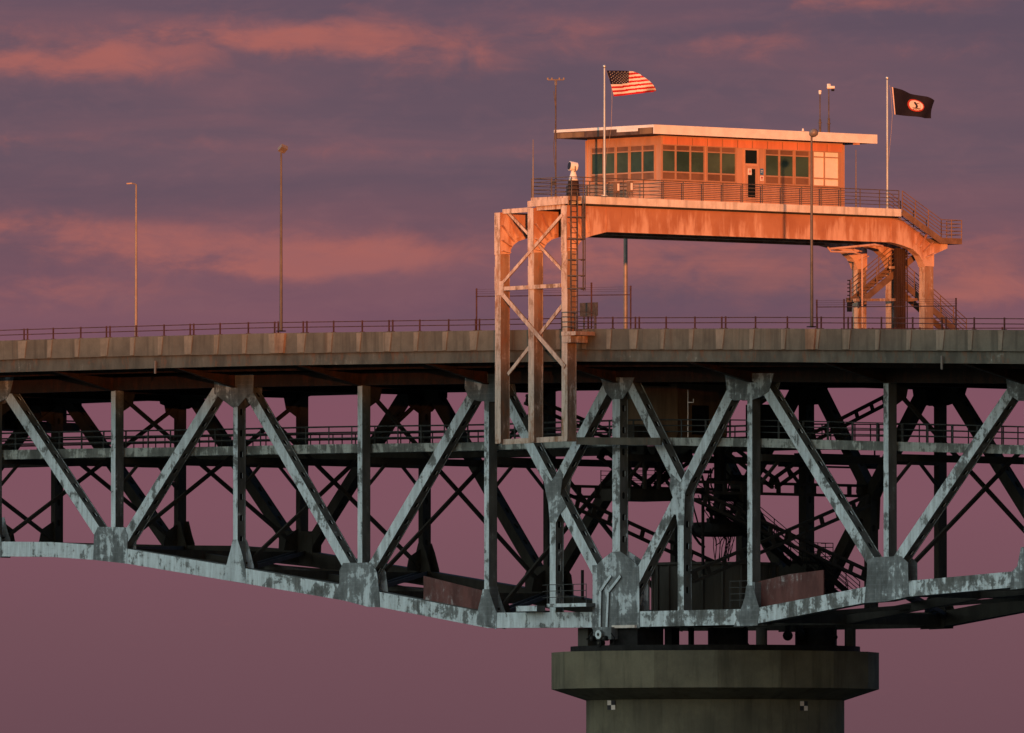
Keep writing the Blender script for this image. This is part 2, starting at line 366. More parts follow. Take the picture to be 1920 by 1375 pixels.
# bent stiffener ribs on the big pier gusset of the near truss
for pts in ([(1147, 1079), (1127.5, 1108), (1126, 1176)], [(1165, 1080), (1142, 1110), (1139, 1176)]):
    mb = MB(); P = [at(x, y, -.05) for x, y in pts]
    for a, b in zip(P, P[1:]): mb.bar(a, b, .16, .16)
    mb.build('stiffener_rib', 'truss', near)

# ------------------------------------------------------------------ bracing between the trusses
brc = thing('bridge_bracing', at(1155, 1162, 0) + V((0, S / 2, 0)), 'dark cross bracing, struts and laced bars spanning between the two trusses', 'bracing')
def zb(X): return near_z(X)
chW = [q2(x, y) for x, y in chordC]
tpW = [q2(x, topY(x)) for x in bx]
def zbot(X): return lerp(chW, X)
def ztop(X): return lerp(tpW, X)
for x in bx:
    X = at(x, 900, 0).x
    if x in (1155,): continue
    a = V((X, W, ztop(X) - .7)); b = V((X, S, zbot(X) + .6)); c = V((X, W, zbot(X) + .6)); d = V((X, S, ztop(X) - .7))
    if x not in (1155, 1410):
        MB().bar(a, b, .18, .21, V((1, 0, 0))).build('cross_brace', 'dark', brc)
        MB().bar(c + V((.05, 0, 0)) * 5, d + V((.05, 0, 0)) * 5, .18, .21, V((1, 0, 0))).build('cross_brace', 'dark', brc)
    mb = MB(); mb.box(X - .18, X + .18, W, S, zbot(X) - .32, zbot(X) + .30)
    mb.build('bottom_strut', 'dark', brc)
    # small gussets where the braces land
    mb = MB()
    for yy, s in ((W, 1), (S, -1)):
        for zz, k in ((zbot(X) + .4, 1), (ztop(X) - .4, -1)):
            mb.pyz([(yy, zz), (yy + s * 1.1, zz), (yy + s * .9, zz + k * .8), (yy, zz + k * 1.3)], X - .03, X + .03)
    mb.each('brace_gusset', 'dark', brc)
def laced(A, B, depth, gap_axis, name='laced_strut', k=.75, t=.16):
    """two flange bars joined by batten plates, open squares between"""
    A, B = V(A), V(B); d = (B - A); L = d.length; d.normalize(); n = (gap_axis - d * gap_axis.dot(d)).normalized(); th = d.cross(n)
    mb = MB()
    for s in (1, -1): mb.bar(A + n * s * (depth / 2 - t / 2), B + n * s * (depth / 2 - t / 2), .22, t, th)
    m = int(L / (depth * 1.75))
    for i in range(m + 1):
        c = A + d * (L * (i + .0) / max(1, m)) ; w = depth * (.42 if 0 < i < m else 1.2)
        p, q = (c - d * w / 2, c + d * w / 2)
        if i == 0: p = A
        if i == m: q = B
        mb.bar(p, q, .06, depth - t * 1.8, th)
    return mb.build(name, 'dark', brc)
Xs1, Xs2 = at(1036, 920, 0).x, at(1276, 920, 0).x
Z = V((0, 0, 1))
for Xs, ys in ((Xs1, 917), (Xs2, 916)):
    z = at(1160, ys, 0).z
    laced((Xs, W, z), (Xs, S, z), .75, Z)
    zz = at(1160, 1085, 0).z
    laced((Xs, W, z - .3), (Xs, S, zz + .3), .72, Z, 'laced_brace')
    if Xs == Xs2: laced((Xs + .25, W, zz), (Xs + .25, S, z - .5), .72, Z, 'laced_brace')
    zw = at(1160, 842, 0).z
    laced((Xs, S / 2, z + .3), (Xs, S / 2 + 3.6, zw), .7, Z, 'laced_brace'); laced((Xs, S / 2, z + .3), (Xs, S / 2 - 3.6, zw), .7, Z, 'laced_brace')
    zt_ = at(1160, 735, 0).z
    if Xs == Xs2: laced((Xs + 2, S / 2 + 1, zw + .6), (Xs + 2, S - .3, zt_ - .3), .62, Z, 'laced_brace')
    else: laced((Xs - 3, W, zt_ - .2), (Xs - 3, S / 2 + 2, zw + .5), .62, Z, 'laced_brace')
# bottom laterals, an X per panel, battened, plus the longitudinal struts
for (a, b) in zip(bx, bx[1:]):
    Xa, Xb = at(a, 900, 0).x, at(b, 900, 0).x
    for ya, yb_, dz in ((W, S, .0), (S, W, .32)):
        A = V((Xa + .3, ya, zbot(Xa) + dz - .05)); B = V((Xb - .3, yb_, zbot(Xb) + dz - .05)); mb = MB()
        sd = (B - A).cross(Z).normalized()
        for s in (-1, 1): mb.bar(A + sd * s * .26, B + sd * s * .26, .09, .24, sd)
        L = (B - A).length; m = int(L / 1.5)
        for i in range(m + 1): c = A + (B - A) * ((i + .5) / (m + 1)); mb.bar(c - sd * .3, c + sd * .3, .5, .03, (B - A))
        mb.build('lateral_brace', 'dark', brc)
    mb = MB(); c0, c1 = V((Xa, S / 2, zbot(Xa) - .1)), V((Xb, S / 2, zbot(Xb) - .1)); mb.bar(c0, c1, .3, .5)
    mb.build('centre_strut', 'dark', brc)
# transverse struts at walkway height with knee braces
for x in bx:
    X = at(x, 900, 0).x
    if not -60 < X < 60: continue
    z = at(x, 862, 0).z if x < 1155 else at(x, 856, 0).z
    mb = MB(); mb.box(X - .12, X + .12, W, S, z - .25, z + .15); mb.build('walkway_strut', 'dark', brc)
    mb = MB(); mb.bar((X, W, z - 1.5), (X, W + 1.5, z - .1), .14, .16, V((1, 0, 0))); mb.bar((X, S, z - 1.5), (X, S - 1.5, z - .1), .14, .16, V((1, 0, 0))); mb.each('knee_brace', 'dark', brc)

# ------------------------------------------------------------------ bridge deck
YF = -4.9; YB = S + W + 4.9 - .66
deck = thing('bridge_deck', at(1155, 680, YF), 'road deck with stained concrete parapets, rusty fascia girder and tapered brackets below', 'bridge deck')
xs = [-692 + 48 * i for i in range(76)]
def ribbon(top, bot, yo, yi, dt=0, db=0, Yp=YF):
    T = [at(x, sm(top, x), Yp) for x in xs]; B = [at(x, sm(bot, x), Yp) for x in xs]
    return MB().strip([[(t.x, yo, b.z + db), (t.x, yi, b.z + db), (t.x, yi, t.z + dt), (t.x, yo, t.z + dt)] for t, b in zip(T, B)])
par = ribbon(parT, parB, YF, YF + .42).build('parapet', 'conc', deck)
parF = ribbon(parT, parB, YB - .42, YB).build('parapet', 'conc', deck)
ribbon(parB, strB, YF + .13, YF + .17, -.003, .0).build('fascia_girder', 'fascia', deck)
mb = ribbon(strB, strB, YF + .05, YF + .35, .03, 0); mb.build('girder_flange', 'fascia', deck)
ribbon(parB, strB, YB - .17, YB - .13, -.003, 0).build('fascia_girder', 'fascia', deck)
T = [at(x, sm(parB, x), YF) for x in xs]
slab = MB().strip([[(a.x, YF + .43, a.z - .30), (a.x, YB - .43, a.z - .30), (a.x, YB - .43, a.z - .02), (a.x, YF + .43, a.z - .02)] for a in T])
slab.build('road_slab', 'conc', deck)
prof = [(p.x, p.z) for p in T]
def zslab(X): return lerp(prof, X) - .30
for yy in (-2.6, 1.6, 4.4, 7.2, 10, 12.8, 17.2):
    mb = MB().strip([[(a.x, yy - .03, a.z - .92), (a.x, yy + .03, a.z - .92), (a.x, yy + .03, a.z - .301), (a.x, yy - .03, a.z - .301)] for a in T])
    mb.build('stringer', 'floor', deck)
for x in bx:
    X = at(x, 900, 0).x; z = zslab(X) - .004; zr = ztop(X) - .40
    pl = [(YF + .3, z), (YB - .3, z), (YB - .3, z - .42), (S + W + .1, zr), (S - .3, zr - .12), (W + .3, zr - .12), (-.1, zr), (YF + .3, z - .42)]
    mb = MB(); mb.pyz(pl, X - .02, X + .02)
    for a, b in zip(pl[2:], pl[3:]): mb.bar((X, a[0], a[1]), (X, b[0], b[1]), .36, .05, V((1, 0, 0)))
    for yy in np.arange(-3.8, YB - .5, 1.35):
        if yy < -.3 or yy > 1: mb.box(X + .021, X + .10, yy - .01, yy + .01, (z + (zr - z) * min(1, max(.35, (yy - YF) / 4.9 if yy < 0 else ((YB - yy) / 4.9 if yy > S else 1)))) + .03, z - .01)
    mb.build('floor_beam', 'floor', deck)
# parapet pilasters and guard rail
dbl = [-433, -275, -118, 43.5, 198, 355, 513.5, 567, 728, 890.5, 1052, 1190, 1352, 1531, 1589, 1765, 1935, 2110, 2280]
sing = []
for a, b in zip(dbl, dbl[1:]):
    if b - a > 120: sing += [a + (b - a) / 3, a + 2 * (b - a) / 3]
    elif b - a > 70: sing.append((a + b) / 2)
for x in dbl + sing:
    w = 8 if x in dbl else 4.5; wb = w * .72
    a, b, c, d = [at(x + q, sm(pt, x + q) + dy, YF) for q, pt, dy in ((-w - 1, parT, 1.5), (w - 1, parT, 1.5), (wb - 2.5, parB, -1.5), (-wb - 2.5, parB, -1.5))]
    mb = MB(); mb.pxz([(p.x, p.z) for p in (a, b, c, d)], YF - .05, YF - .001); mb.build('pilaster', 'pil', par)
for x in (527, 1522):
    a, b, c, d = [at(x + q, sm(pt, x + q) + dy, YF) for q, pt, dy in ((-9, parT, .6), (10, parT, .6), (7, parB, -1), (-8, parB, -1))]
    MB().pxz([(p.x, p.z) for p in (a, b, c, d)], YF - .16, YF - .002).build('lamp_pedestal', 'rustconc', par)
for x in (291, 1766):
    p = at(x, sm(strB, x) - 14, YF - .02); MB().tube(p + V((0, 0, 0)), p - V((0, 0, .75)), .07).build('drain_pipe', 'pole', deck)

def guard(Yr, label):
    p0 = at(1155, sm(parT, 1155), YF); g = thing('guard_rail', (p0.x, Yr, p0.z), label, 'guard rail', 'guard rails on the parapets')
    for h in (.33, .62):
        mb = MB(); P = [at(x, sm(parT, x), YF) for x in xs]
        mb.path([V((p.x, Yr, p.z + h)) for p in P], .03, 6); mb.build('rail', 'redrail', g)
    for x in dbl + sing:
        p = at(x, sm(parT, x), YF)
        for o in ((-.16, .16) if x in dbl else (0,)):
            mb = MB(); mb.box(p.x + o - .035, p.x + o + .035, Yr - .035, Yr + .035, p.z, p.z + .68); mb.box(p.x + o - .1, p.x + o + .1, Yr - .1, Yr + .1, p.z - .004, p.z + .03); mb.build('post', 'redrail', g)
    return g
guard(YF + .2, 'thin two-bar rusty guard rail on top of the near concrete parapet')
guard(YB - .2, 'far guard rail beyond the road, mostly hidden by the near parapet')

# ------------------------------------------------------------------ maintenance walkways
wT = [(-500, 856), (0, 844.5), (150, 841.5), (400, 838), (600, 833.5), (890, 830), (1190, 820.5), (1380, 821.5), (1520, 824.5), (1640, 827.5), (1920, 835), (2400, 850)]
wB = [(-500, 875), (0, 862), (150, 858.5), (560, 851), (900, 845), (1200, 834.5), (1300, 836), (1400, 838), (1600, 844), (1920, 852), (2400, 867)]
def walkway(Yo, sgn, label, beam, railm):
    p0 = at(1155, sm(wT, 1155), .8); g = thing('walkway', (p0.x, Yo, p0.z), label, 'walkway', 'maintenance walkways inside the trusses')
    T = [at(x, sm(wT, x), .8) for x in xs]; B = [at(x, sm(wB, x), .8) for x in xs]
    for yo in (0, 1.25):
        u, w = Yo + sgn * yo, Yo + sgn * (yo + .08)
        MB().strip([[(t.x, u, b.z), (t.x, w, b.z), (t.x, w, t.z), (t.x, u, t.z)] for t, b in zip(T, B)]).build('edge_beam', beam, g)
    u, w = Yo + sgn * .081, Yo + sgn * 1.249
    MB().strip([[(t.x, u, t.z - .12), (t.x, w, t.z - .12), (t.x, w, t.z - .07), (t.x, u, t.z - .07)] for t in T]).build('grating', 'dark', g)
    for yo, ph in ((.04, 0), (1.29, .6)):
        for h in (.36, .70, 1.03):
            mb = MB(); mb.path([V((p.x, Yo + sgn * yo, p.z + h)) for p in T], .028, 5); mb.build('rail', railm, g)
        mb = MB(); X = -58 + ph; tab = [(p.x, p.z) for p in T]
        while X < 42:
            z = lerp(tab, X); mb.box(X - .026, X + .026, Yo + sgn * yo - .026, Yo + sgn * yo + .026, z - .02, z + 1.05); X += 2.02
        mb.each('rail_post', railm, g)
    return g
walkway(.80, 1, 'near maintenance walkway with patchy pale edge beam, running behind the near truss posts', 'walk', 'drail')
walkway(S - .15, -1, 'far maintenance walkway, a dark band just below the pale near one', 'dark', 'drail')  # same beam as the near one; its shade is put into the dark colour

# ------------------------------------------------------------------ portal frames over the road
YT = -6.0; CW = .70
Xf = {k: at(x, 600, YT).x for k, x in (('A', 938), ('B', 1000.5), ('C', 1063))}   # +X faces of the three frames
XC = Xf['C']
portal = thing('portal_frame', at(1000, 832, YT), 'sun-bleached steel portal of three rigid frames straddling the road', 'portal frame')
def yz(x, y, X=None): p = at(x, y, X=XC if X is None else X); return (p.y, p.z)
girder_px = [(1063, 386), (1671, 410.5), (1694, 417), (1736, 452), (1750, 462), (1750, 500), (1731, 500), (1730, 490), (1724, 479), (1711, 467), (1690, 459), (1671, 454), (1137, 434.5), (1111, 441), (1096, 446), (1087, 453), (1082, 461), (1080, 471), (1063, 471)]
gp = [yz(x, y) for x, y in girder_px]
gp[0] = (YT, gp[0][1]); gp[-1] = (YT, gp[-1][1]); gp[-2] = (YT + CW, gp[-2][1])
yr1 = gp[4][0]; yr0 = yr1 - CW; gp[5] = (yr1, gp[5][1]); gp[6] = (yr0, gp[6][1])
zk = gp[-1][1]; zkr = gp[5][1]
zfoot = at(930, 832, YT).z; zdeck = at(1740, 640, X=XC).z - .3
for k in 'ABC':
    X = Xf[k]; dz = -.22 if k == 'A' else (-.05 if k == 'B' else 0)
    mb = MB(); mb.pyz([(y, z + (dz if i < 2 else 0)) for i, (y, z) in enumerate(gp)], X - .45, X)
    # flange lips along the edges
    for i in range(len(gp) - 1):
        a, b = gp[i], gp[i + 1]
        if i in (5, 17): continue
        mb.bar((X - .225, a[0], a[1] + (dz if i < 1 else 0)), (X - .225, b[0], b[1] + (dz if i < 1 else 0)), .53, .05, V((1, 0, 0)))
    mb.build('cross_girder', 'girder', portal)
    ys, yn = gp[12], gp[11]
    mb = MB()
    for fy in (.0, .27, .52, .77, 1.0):
        y = ys[0] + (yn[0] - ys[0]) * fy; zl = ys[1] + (yn[1] - ys[1]) * fy; zu = gp[0][1] + (gp[1][1] - gp[0][1]) * (y - gp[0][0]) / (gp[1][0] - gp[0][0])
        if fy in (0, 1.0): mb.box(X + .001, X + .05, y - .02, y + .02, zl + .03, zu - .03)
    cy, cz = YT + CW + 1.1, zk - .05                                    # fan stiffeners on the curved knees
    for a in (100, 118, 136, 154, 172):
        d = V((0, math.cos(R(a)), math.sin(R(a)))); c = V((X + .04, cy, cz)); L = min(1.75 / max(.05, abs(d.y)), (gp[0][1] - cz - .35) / max(.05, d.z))
        mb.bar(c + d * 1.15 + V((.06, 0, 0)), c + d * min(L, 2.6) + V((.06, 0, 0)), .2, .05, V((1, 0, 0)))
    cy, cz = yr0 - 1.1, zkr + .1
    for a in (20, 38, 56, 74):
        d = V((0, math.cos(R(a)), math.sin(R(a)))); c = V((X + .04, cy, cz)); mb.bar(c + d * 1.2 + V((.05, 0, 0)), c + d * (1.75 + .35 * math.sin(R(2 * a))) + V((.05, 0, 0)), .16, .05, V((1, 0, 0)))
    mb.each('stiffener', 'girder', portal)
    c = MB(); c.box(X - .45, X, YT, YT + CW, zfoot, zk - .002)
    for e in (YT + .015, YT + CW - .015): c.box(X + .001, X + .035, e - .015, e + .015, zfoot + .1, zk)
    # riveted splice
    zs = at(1000, 515, YT).z
    c.box(X - .47, X + .02, YT - .012, YT + CW + .012, zs - .8, zs + .5)
    c.build('column', 'portal', portal)
    c = MB(); c.box(X - .45, X, yr0, yr1, zdeck, zkr - .002); zs = zkr - 1.2
    c.box(X - .465, X + .015, yr0 - .012, yr1 + .012, zs - .9, zs - .1); c.build('column', 'portal', portal)
    # cap plate on the outer face
    top = gp[0][1] + dz
    mb = MB(); mb.box(X - .46, X + .012, YT - .035, YT - .002, zk - .03, top + .02); mb.build('cap_plate', 'portal', portal)
def lat(p, q, w=.2, yy=YT - .03, name='lattice_bar'):
    A, B = at(*p, YT), at(*q, YT); A.y = B.y = yy; return MB().bar(A, B, .08, w).build(name, 'portal', portal)
lat((938, 397), (992, 393), .26, YT + .2); lat((1000, 391), (1054, 387), .26, YT + .2)
lat((990, 383), (1066, 376.5), .34, YT + .0, 'top_beam')
lat((938, 542), (1052, 535.5), .22)
lat((936, 829), (1062, 822), .30, YT + .25); 
lat((944, 398), (1056, 517), .16, YT + .35); lat((1056, 402), (938, 537), .18)
lat((938, 546), (1060, 688), .26); lat((1056, 560), (944, 702), .2, YT + .35)
for x, y in ((939, 541),):
    p = at(x, y, YT); MB().box(p.x - .32, p.x + .32, YT - .085, YT - .071, p.z - .4, p.z + .4).build('lattice_gusset', 'portal', portal)
# soffit between the girders
zq = gp[12][1] + .35
mb = MB(); mb.box(Xf['A'] + .01, Xf['C'] - .46, gp[12][0] - .5, gp[11][0] + .5, zq, zq + .12); mb.build('soffit_plate', 'dark', portal)
# beam running from the portal foot to the truss sub-panel
A, B = at(1082, 826, YT + .6), at(1236, 827, -.7)
p, q = at(1082, 827, -.7), at(1240, 828, -.7)
MB().bar(p, q, .12, .42).build('outrigger_beam', 'fascia', portal)
# far side: landing bracket, cross beams and pipes among the far columns
mb = MB(); pl = [yz(*c) for c in ((1750, 478), (1777, 466), (1777, 457), (1750, 457))]; mb.pyz(pl, XC - 1.3, XC - .02); mb.build('landing_bracket', 'girder', portal)
for (x0, x1, y, h) in ((1602, 1718, 563, .22), (1668, 1700, 502, .12)):
    a, b = at(x0, y, X=XC - 1.2), at(x1, y - 1, X=XC - 1.2); MB().bar(a, b, .15, h).build('tie_beam', 'portal', portal)
pp = [at(x, y, X=XC + .15) for x, y in ((1552, 464), (1558, 472), (1600, 473), (1616, 478), (1617, 615))]
MB().path(pp, .055, 8).build('conduit', 'girder', portal)
pp = [at(x, y, X=XC + .1) for x, y in ((1555, 467), (1640, 459), (1655, 462))]
MB().path(pp, .07, 8).build('conduit', 'girder', portal)

# ------------------------------------------------------------------ viewing platform
XS = XC + .32
s0, s1 = at(1096, 369, X=XS), at(1690, 391, X=XS)
ZS = (s0.z + s1.z) / 2
zsb = ZS - .43
plat = thing('viewing_platform', (XC, s0.y, ZS), 'cream-edged platform on top of the portal carrying the control house', 'platform')
XW = Xf['A'] - 1.2
YHa = at(1239, 330, X=XS - 1.35).y - .7; XN = Xf['B'] - .35
MB().prism([(x, y, zsb) for x, y in ((XN, s0.y), (XS, s0.y), (XS, s1.y), (XW - 1.6, s1.y), (XW - 1.6, YHa), (XN, YHa))], [(x, y, ZS) for x, y in ((XN, s0.y), (XS, s0.y), (XS, s1.y), (XW - 1.6, s1.y), (XW - 1.6, YHa), (XN, YHa))]).build('platform_slab', 'slab', plat)
mb = MB(); mb.box(Xf['B'] - .3, XC + .05, YT + .05, s0.y - .003, ZS - .25, ZS - .02); mb.build('ladder_landing', 'portal', plat)
mb = MB(); mb.box(XN + .3, XS - .35, s0.y + .35, s1.y - .35, zsb - .25, zsb - .002); mb.build('shadow_dark_bearing', 'dark', plat)  # dark fill under the slab edge, its shadow line painted into the colour
def railing(pts, base, name_m, parent, n=5, h=1.06, sp=1.55, r=.022, pr=.03):
    for k in range(n):
        z = h * (k + 1) / n if n > 1 else h
        mb = MB(); mb.path([V((a, b, (c if len(q) > 0 else 0) + z)) for q in pts for a, b, c in [q]], r if k < n - 1 else r * 1.25, 6); mb.build('rail', name_m, parent)
    for a, b in zip(pts, pts[1:]):
        a, b = V(a), V(b); L = (b - a).length; m = max(1, round(L / sp))
        for i in range(m):
            p = a + (b - a) * i / m; mb = MB(); mb.tube(p, p + V((0, 0, h + .02)), pr, 6); mb.build('rail_post', name_m, parent)
    p = V(pts[-1]); MB().tube(p, p + V((0, 0, h + .02)), pr, 6).build('rail_post', name_m, parent)
XR = XS - .1
Xl = at(997, 376, YT + .15).x
fence_ = thing('platform_railing', (XR, s0.y, ZS), 'five-bar grey railing around the edge of the control house platform', 'railing')
railing([(XW - 1.5, s1.y - .1, ZS), (XW - 1.5, YHa + .1, ZS), (Xl, YHa + .1, ZS), (Xl, YT + .15, ZS), (XR, YT + .15, ZS), (XR, s0.y, ZS), (XR, s1.y - .1, ZS)], ZS, 'rail', fence_)

# ------------------------------------------------------------------ control house
XH = XS - 1.35
hc = at(1239, 330, X=XH); hr = at(1580, 340, X=XH); YH0, YH1 = hc.y, hr.y
XH0 = at(1101, 300, YH0).x
zsoff = at(1239, 256, X=XH).z; 
house = thing('control_house', (XH, YH0, ZS), 'low control house with flat cream roof and bands of green windows', 'control house')
mb = MB(); mb.box(XH0, XH, YH0, YH1, ZS + .002, zsoff + .2); mb.build('wall', 'house', house)
# frieze panels (upper band) on both faces
MT['mullion'] = plain('dull_brown_mullion', (.38, .22, .145), .55, var=.12)
zf0 = at(1290, 273, X=XH).z; zf1 = zsoff - .02
n = 12; 
for i in range(n):
    a = YH0 + .08 + (YH1 - YH0 - .16) * i / n; b = YH0 + .08 + (YH1 - YH0 - .16) * (i + 1) / n
    MB().box(XH + .001, XH + .035, a + .025, b - .025, zf0, zf1).build('frieze_panel', 'panel', house)
    if i: MB().box(XH + .001, XH + .028, a - .022, a + .022, zf0, zf1).build('seam_strip', 'room', house)
for i in range(5):
    a = XH0 + .1 + (XH - XH0 - .2) * i / 5; b = XH0 + .1 + (XH - XH0 - .2) * (i + 1) / 5
    MB().box(a + .02, b - .02, YH0 - .035, YH0 - .001, zf0, zf1).build('frieze_panel', 'house', house)
for (a, b) in ((XH, YH0), (XH, YH1), (XH0, YH0)):
    MB().box(a - .12, a + .04, b - .04, b + .12, ZS + .01, zf1).build('corner_post', 'house', house)
zw = [at(1290, y, X=XH).z for y in (337.5, 325.5, 322.8, 285, 282.8, 274.5)]    # bottom, sill bar, transom bar, head
GR = random.Random(4)
def window(face, lights, mats, fr='mullion'):
    """lights: photo x spans of each light; three stacked panes each, in a frame"""
    P = (lambda x: at(x, 305, X=XH).y) if face == 'x' else (lambda x: at(x, 305, YH0).x)
    sp = [(P(a - .5), P(b + .6)) for a, b in lights]; e = .055; fm = MB()
    def bx_(m, a, b, z0, z1, d0, d1):
        if face == 'x': m.box(XH + d0, XH + d1, a, b, z0, z1)
        else: m.box(a, b, YH0 - d1, YH0 - d0, z0, z1)
    bx_(fm, sp[0][0] - e, sp[-1][1] + e, zw[5], zw[5] + e, .001, .07); bx_(fm, sp[0][0] - e - .03, sp[-1][1] + e + .03, zw[0] - e, zw[0], .001, .10)
    prev = sp[0][0] - e
    for i, (a, b) in enumerate(sp):
        bx_(fm, prev, a, zw[0], zw[5], .001, .07); prev = b
        bx_(fm, a, b, zw[1], zw[2], .02, .06); bx_(fm, a, b, zw[3], zw[4], .02, .06)
    bx_(fm, prev, prev + e, zw[0], zw[5], .001, .07)
    w = fm.build('window', fr, house)
    for (a, b), mm in zip(sp, mats):
        for z0, z1, m in ((zw[0], zw[1], 'brown'), (zw[2], zw[3], GR.choice(['green', 'green', 'green_deep', 'green_pale'])), (zw[4], zw[5], 'brown')):
            pm = MB(); bx_(pm, a, b, z0, z1, .003, .015); pm.build('pane', mm or m, w)
N = None
window('x', [(1241, 1264), (1267.5, 1291.5), (1295, 1318)], [N] * 3)
window('x', [(1326, 1349), (1352.5, 1377)], [N] * 2)
window('x', [(1435, 1458), (1462, 1485)], [N] * 2)
window('x', [(1491, 1515), (1525, 1543), (1546, 1570)], [N, 'blind', 'blind'])
window('y', [(1111, 1131), (1134, 1153)], [N] * 2); window('y', [(1157.5, 1178.5)], [N]); window('y', [(1183.5, 1204), (1207, 1227)], [N] * 2)
# door with transom light, notices and wall signs
P = lambda x: at(x, 305, X=XH).y; Zp = lambda y: at(1407, y, X=XH).z
MB().box(XH + .001, XH + .06, P(1393.5), P(1421), ZS + .01, Zp(279)).build('door_frame', 'frame', house)
dr = MB().box(XH + .061, XH + .085, P(1396), P(1419), ZS + .03, Zp(311)).build('door', 'house', house)
MB().box(XH + .061, XH + .075, P(1396), P(1417.5), Zp(307), Zp(282)).build('transom_pane', 'black_glass', house)
MB().box(XH + .086, XH + .095, P(1400.5), P(1414), Zp(370), Zp(317)).build('door_pane', 'black_glass', dr)
def notice(x0, x1, y0, y1, mats, off, name, marks):
    mb = MB(); mb.box(XH + off, XH + off + .012, P(x0), P(x1), Zp(y1), Zp(y0))
    for (a, b, c, d) in marks:
        mb.box(XH + off + .0121, XH + off + .016, P(x0) + (P(x1) - P(x0)) * a, P(x0) + (P(x1) - P(x0)) * b, Zp(y1) + (Zp(y0) - Zp(y1)) * c, Zp(y1) + (Zp(y0) - Zp(y1)) * d, 1)
    return mb.build(name, mats, house)
notice(1400, 1407, 316.5, 328.5, ['paper', 'signred'], .096, 'door_notice', [(.25, .75, .72, .8), (.2, .8, .5, .62), (.28, .72, .3, .38)])
notice(1425, 1431.5, 315.5, 327.5, ['signblue', 'paper'], .002, 'wall_sign', [(.2, .8, .62, .7), (.2, .6, .4, .46)])
notice(1425, 1431.5, 329, 338.5, ['paper', 'signred'], .002, 'wall_sign', [(.25, .75, .45, .8), (.2, .8, .2, .28)])
# roof: slab with cream fascia on the sunny long side and a dark patched one on the short side
rt = at(1226, 235, X=XH + 1.0); XR1 = XH + 1.0; YR0 = rt.y; YR1 = at(1645, 252, X=XR1).y; XR0 = at(1039, 246, YR0).x
rz1 = (rt.z + at(1645, 251.5, X=XR1).z) / 2; rz0 = rz1 - .52
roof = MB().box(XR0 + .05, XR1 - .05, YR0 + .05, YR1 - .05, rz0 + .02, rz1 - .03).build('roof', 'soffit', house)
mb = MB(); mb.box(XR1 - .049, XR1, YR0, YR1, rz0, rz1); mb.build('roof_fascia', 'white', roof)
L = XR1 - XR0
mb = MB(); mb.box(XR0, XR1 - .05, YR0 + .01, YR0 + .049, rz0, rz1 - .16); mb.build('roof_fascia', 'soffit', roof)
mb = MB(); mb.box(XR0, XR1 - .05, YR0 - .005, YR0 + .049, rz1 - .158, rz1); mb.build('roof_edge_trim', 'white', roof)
mb = MB(); mb.box(XR0 + L * .63, XR0 + L * .84, YR0 - .006, YR0 + .009, rz1 - .33, rz1 - .161); mb.build('fascia_patch', 'white', roof)
mb = MB(); mb.box(XR0 + L * .03, XR0 + L * .30, YR0 - .003, YR0 + .009, rz0 + .04, rz1 - .2); mb.box(XR0 + L * .86, XR0 + L * .985, YR0 - .003, YR0 + .009, rz0 + .02, rz1 - .17); mb.each('fascia_patch', 'room', roof)
mb = MB(); mb.box(XR1 - .5, XR1 - .2, YR1 - 1.45, YR1 - 1.2, rz0 - .1, rz0 - .002); mb.build('soffit_light', 'frame', roof)

# ------------------------------------------------------------------ masts and things on the platform
def post_at(x, yb, yt, Yw, r, mat, name, label, cat, X=None, group=None, r2=None, base=None):
    b = at(x, yb, Yw) if X is None else at(x, yb, X=X); t = at(x, yt, Yw) if X is None else at(x, yt, X=X)
    if base is not None: b.z = base
    t.x, t.y = b.x, b.y
    g = thing(name, b, label, cat, group)
    MB().tube(b, t, r, 10, r2 or r).build('pole', mat, g)
    MB().tube(b, b + V((0, 0, .06)), r * 2.6, 10).build('base_plate', mat, g)
    return g, b, t
def sphere(mb, c, r, n=10, k=6):
    pr = [(max(.001, r * math.sin(math.pi * i / k)), c[2] - r * math.cos(math.pi * i / k)) for i in range(k + 1)]
    return mb.lathe(c, pr, n)
g1, b1, t1 = post_at(1133.5, 366, 128, s0.y + 1.0, .075, 'silver', 'flagpole', 'silver flagpole at the near end of the platform flying the striped flag', 'flagpole', r2=.05, base=ZS, group='flagpoles on the platform')
sphere(MB(), t1 + V((0, 0, .1)), .1).build('finial', 'silver', g1, smooth=True)
g2, b2, t2 = post_at(1663.8, 385, 150, None, .075, 'silver', 'flagpole', 'silver flagpole at the stair end of the platform flying the dark flag', 'flagpole', X=XS - .9, r2=.05, base=ZS, group='flagpoles on the platform')
sphere(MB(), t2 + V((0, 0, .1)), .1).build('finial', 'silver', g2, smooth=True)
def halyard(t, pts, g, X):
    MB().path([at(x, y, X=X) for x, y in pts], .012, 4).build('halyard', 'pole', g)
halyard(t1, [(1136, 131), (1147, 160), (1147.5, 190), (1146, 240), (1137, 295), (1134.5, 330)], g1, b1.x)
halyard(t2, [(1668, 160), (1671, 180), (1673, 217), (1671, 250), (1666, 300), (1664.5, 320)], g2, b2.x)

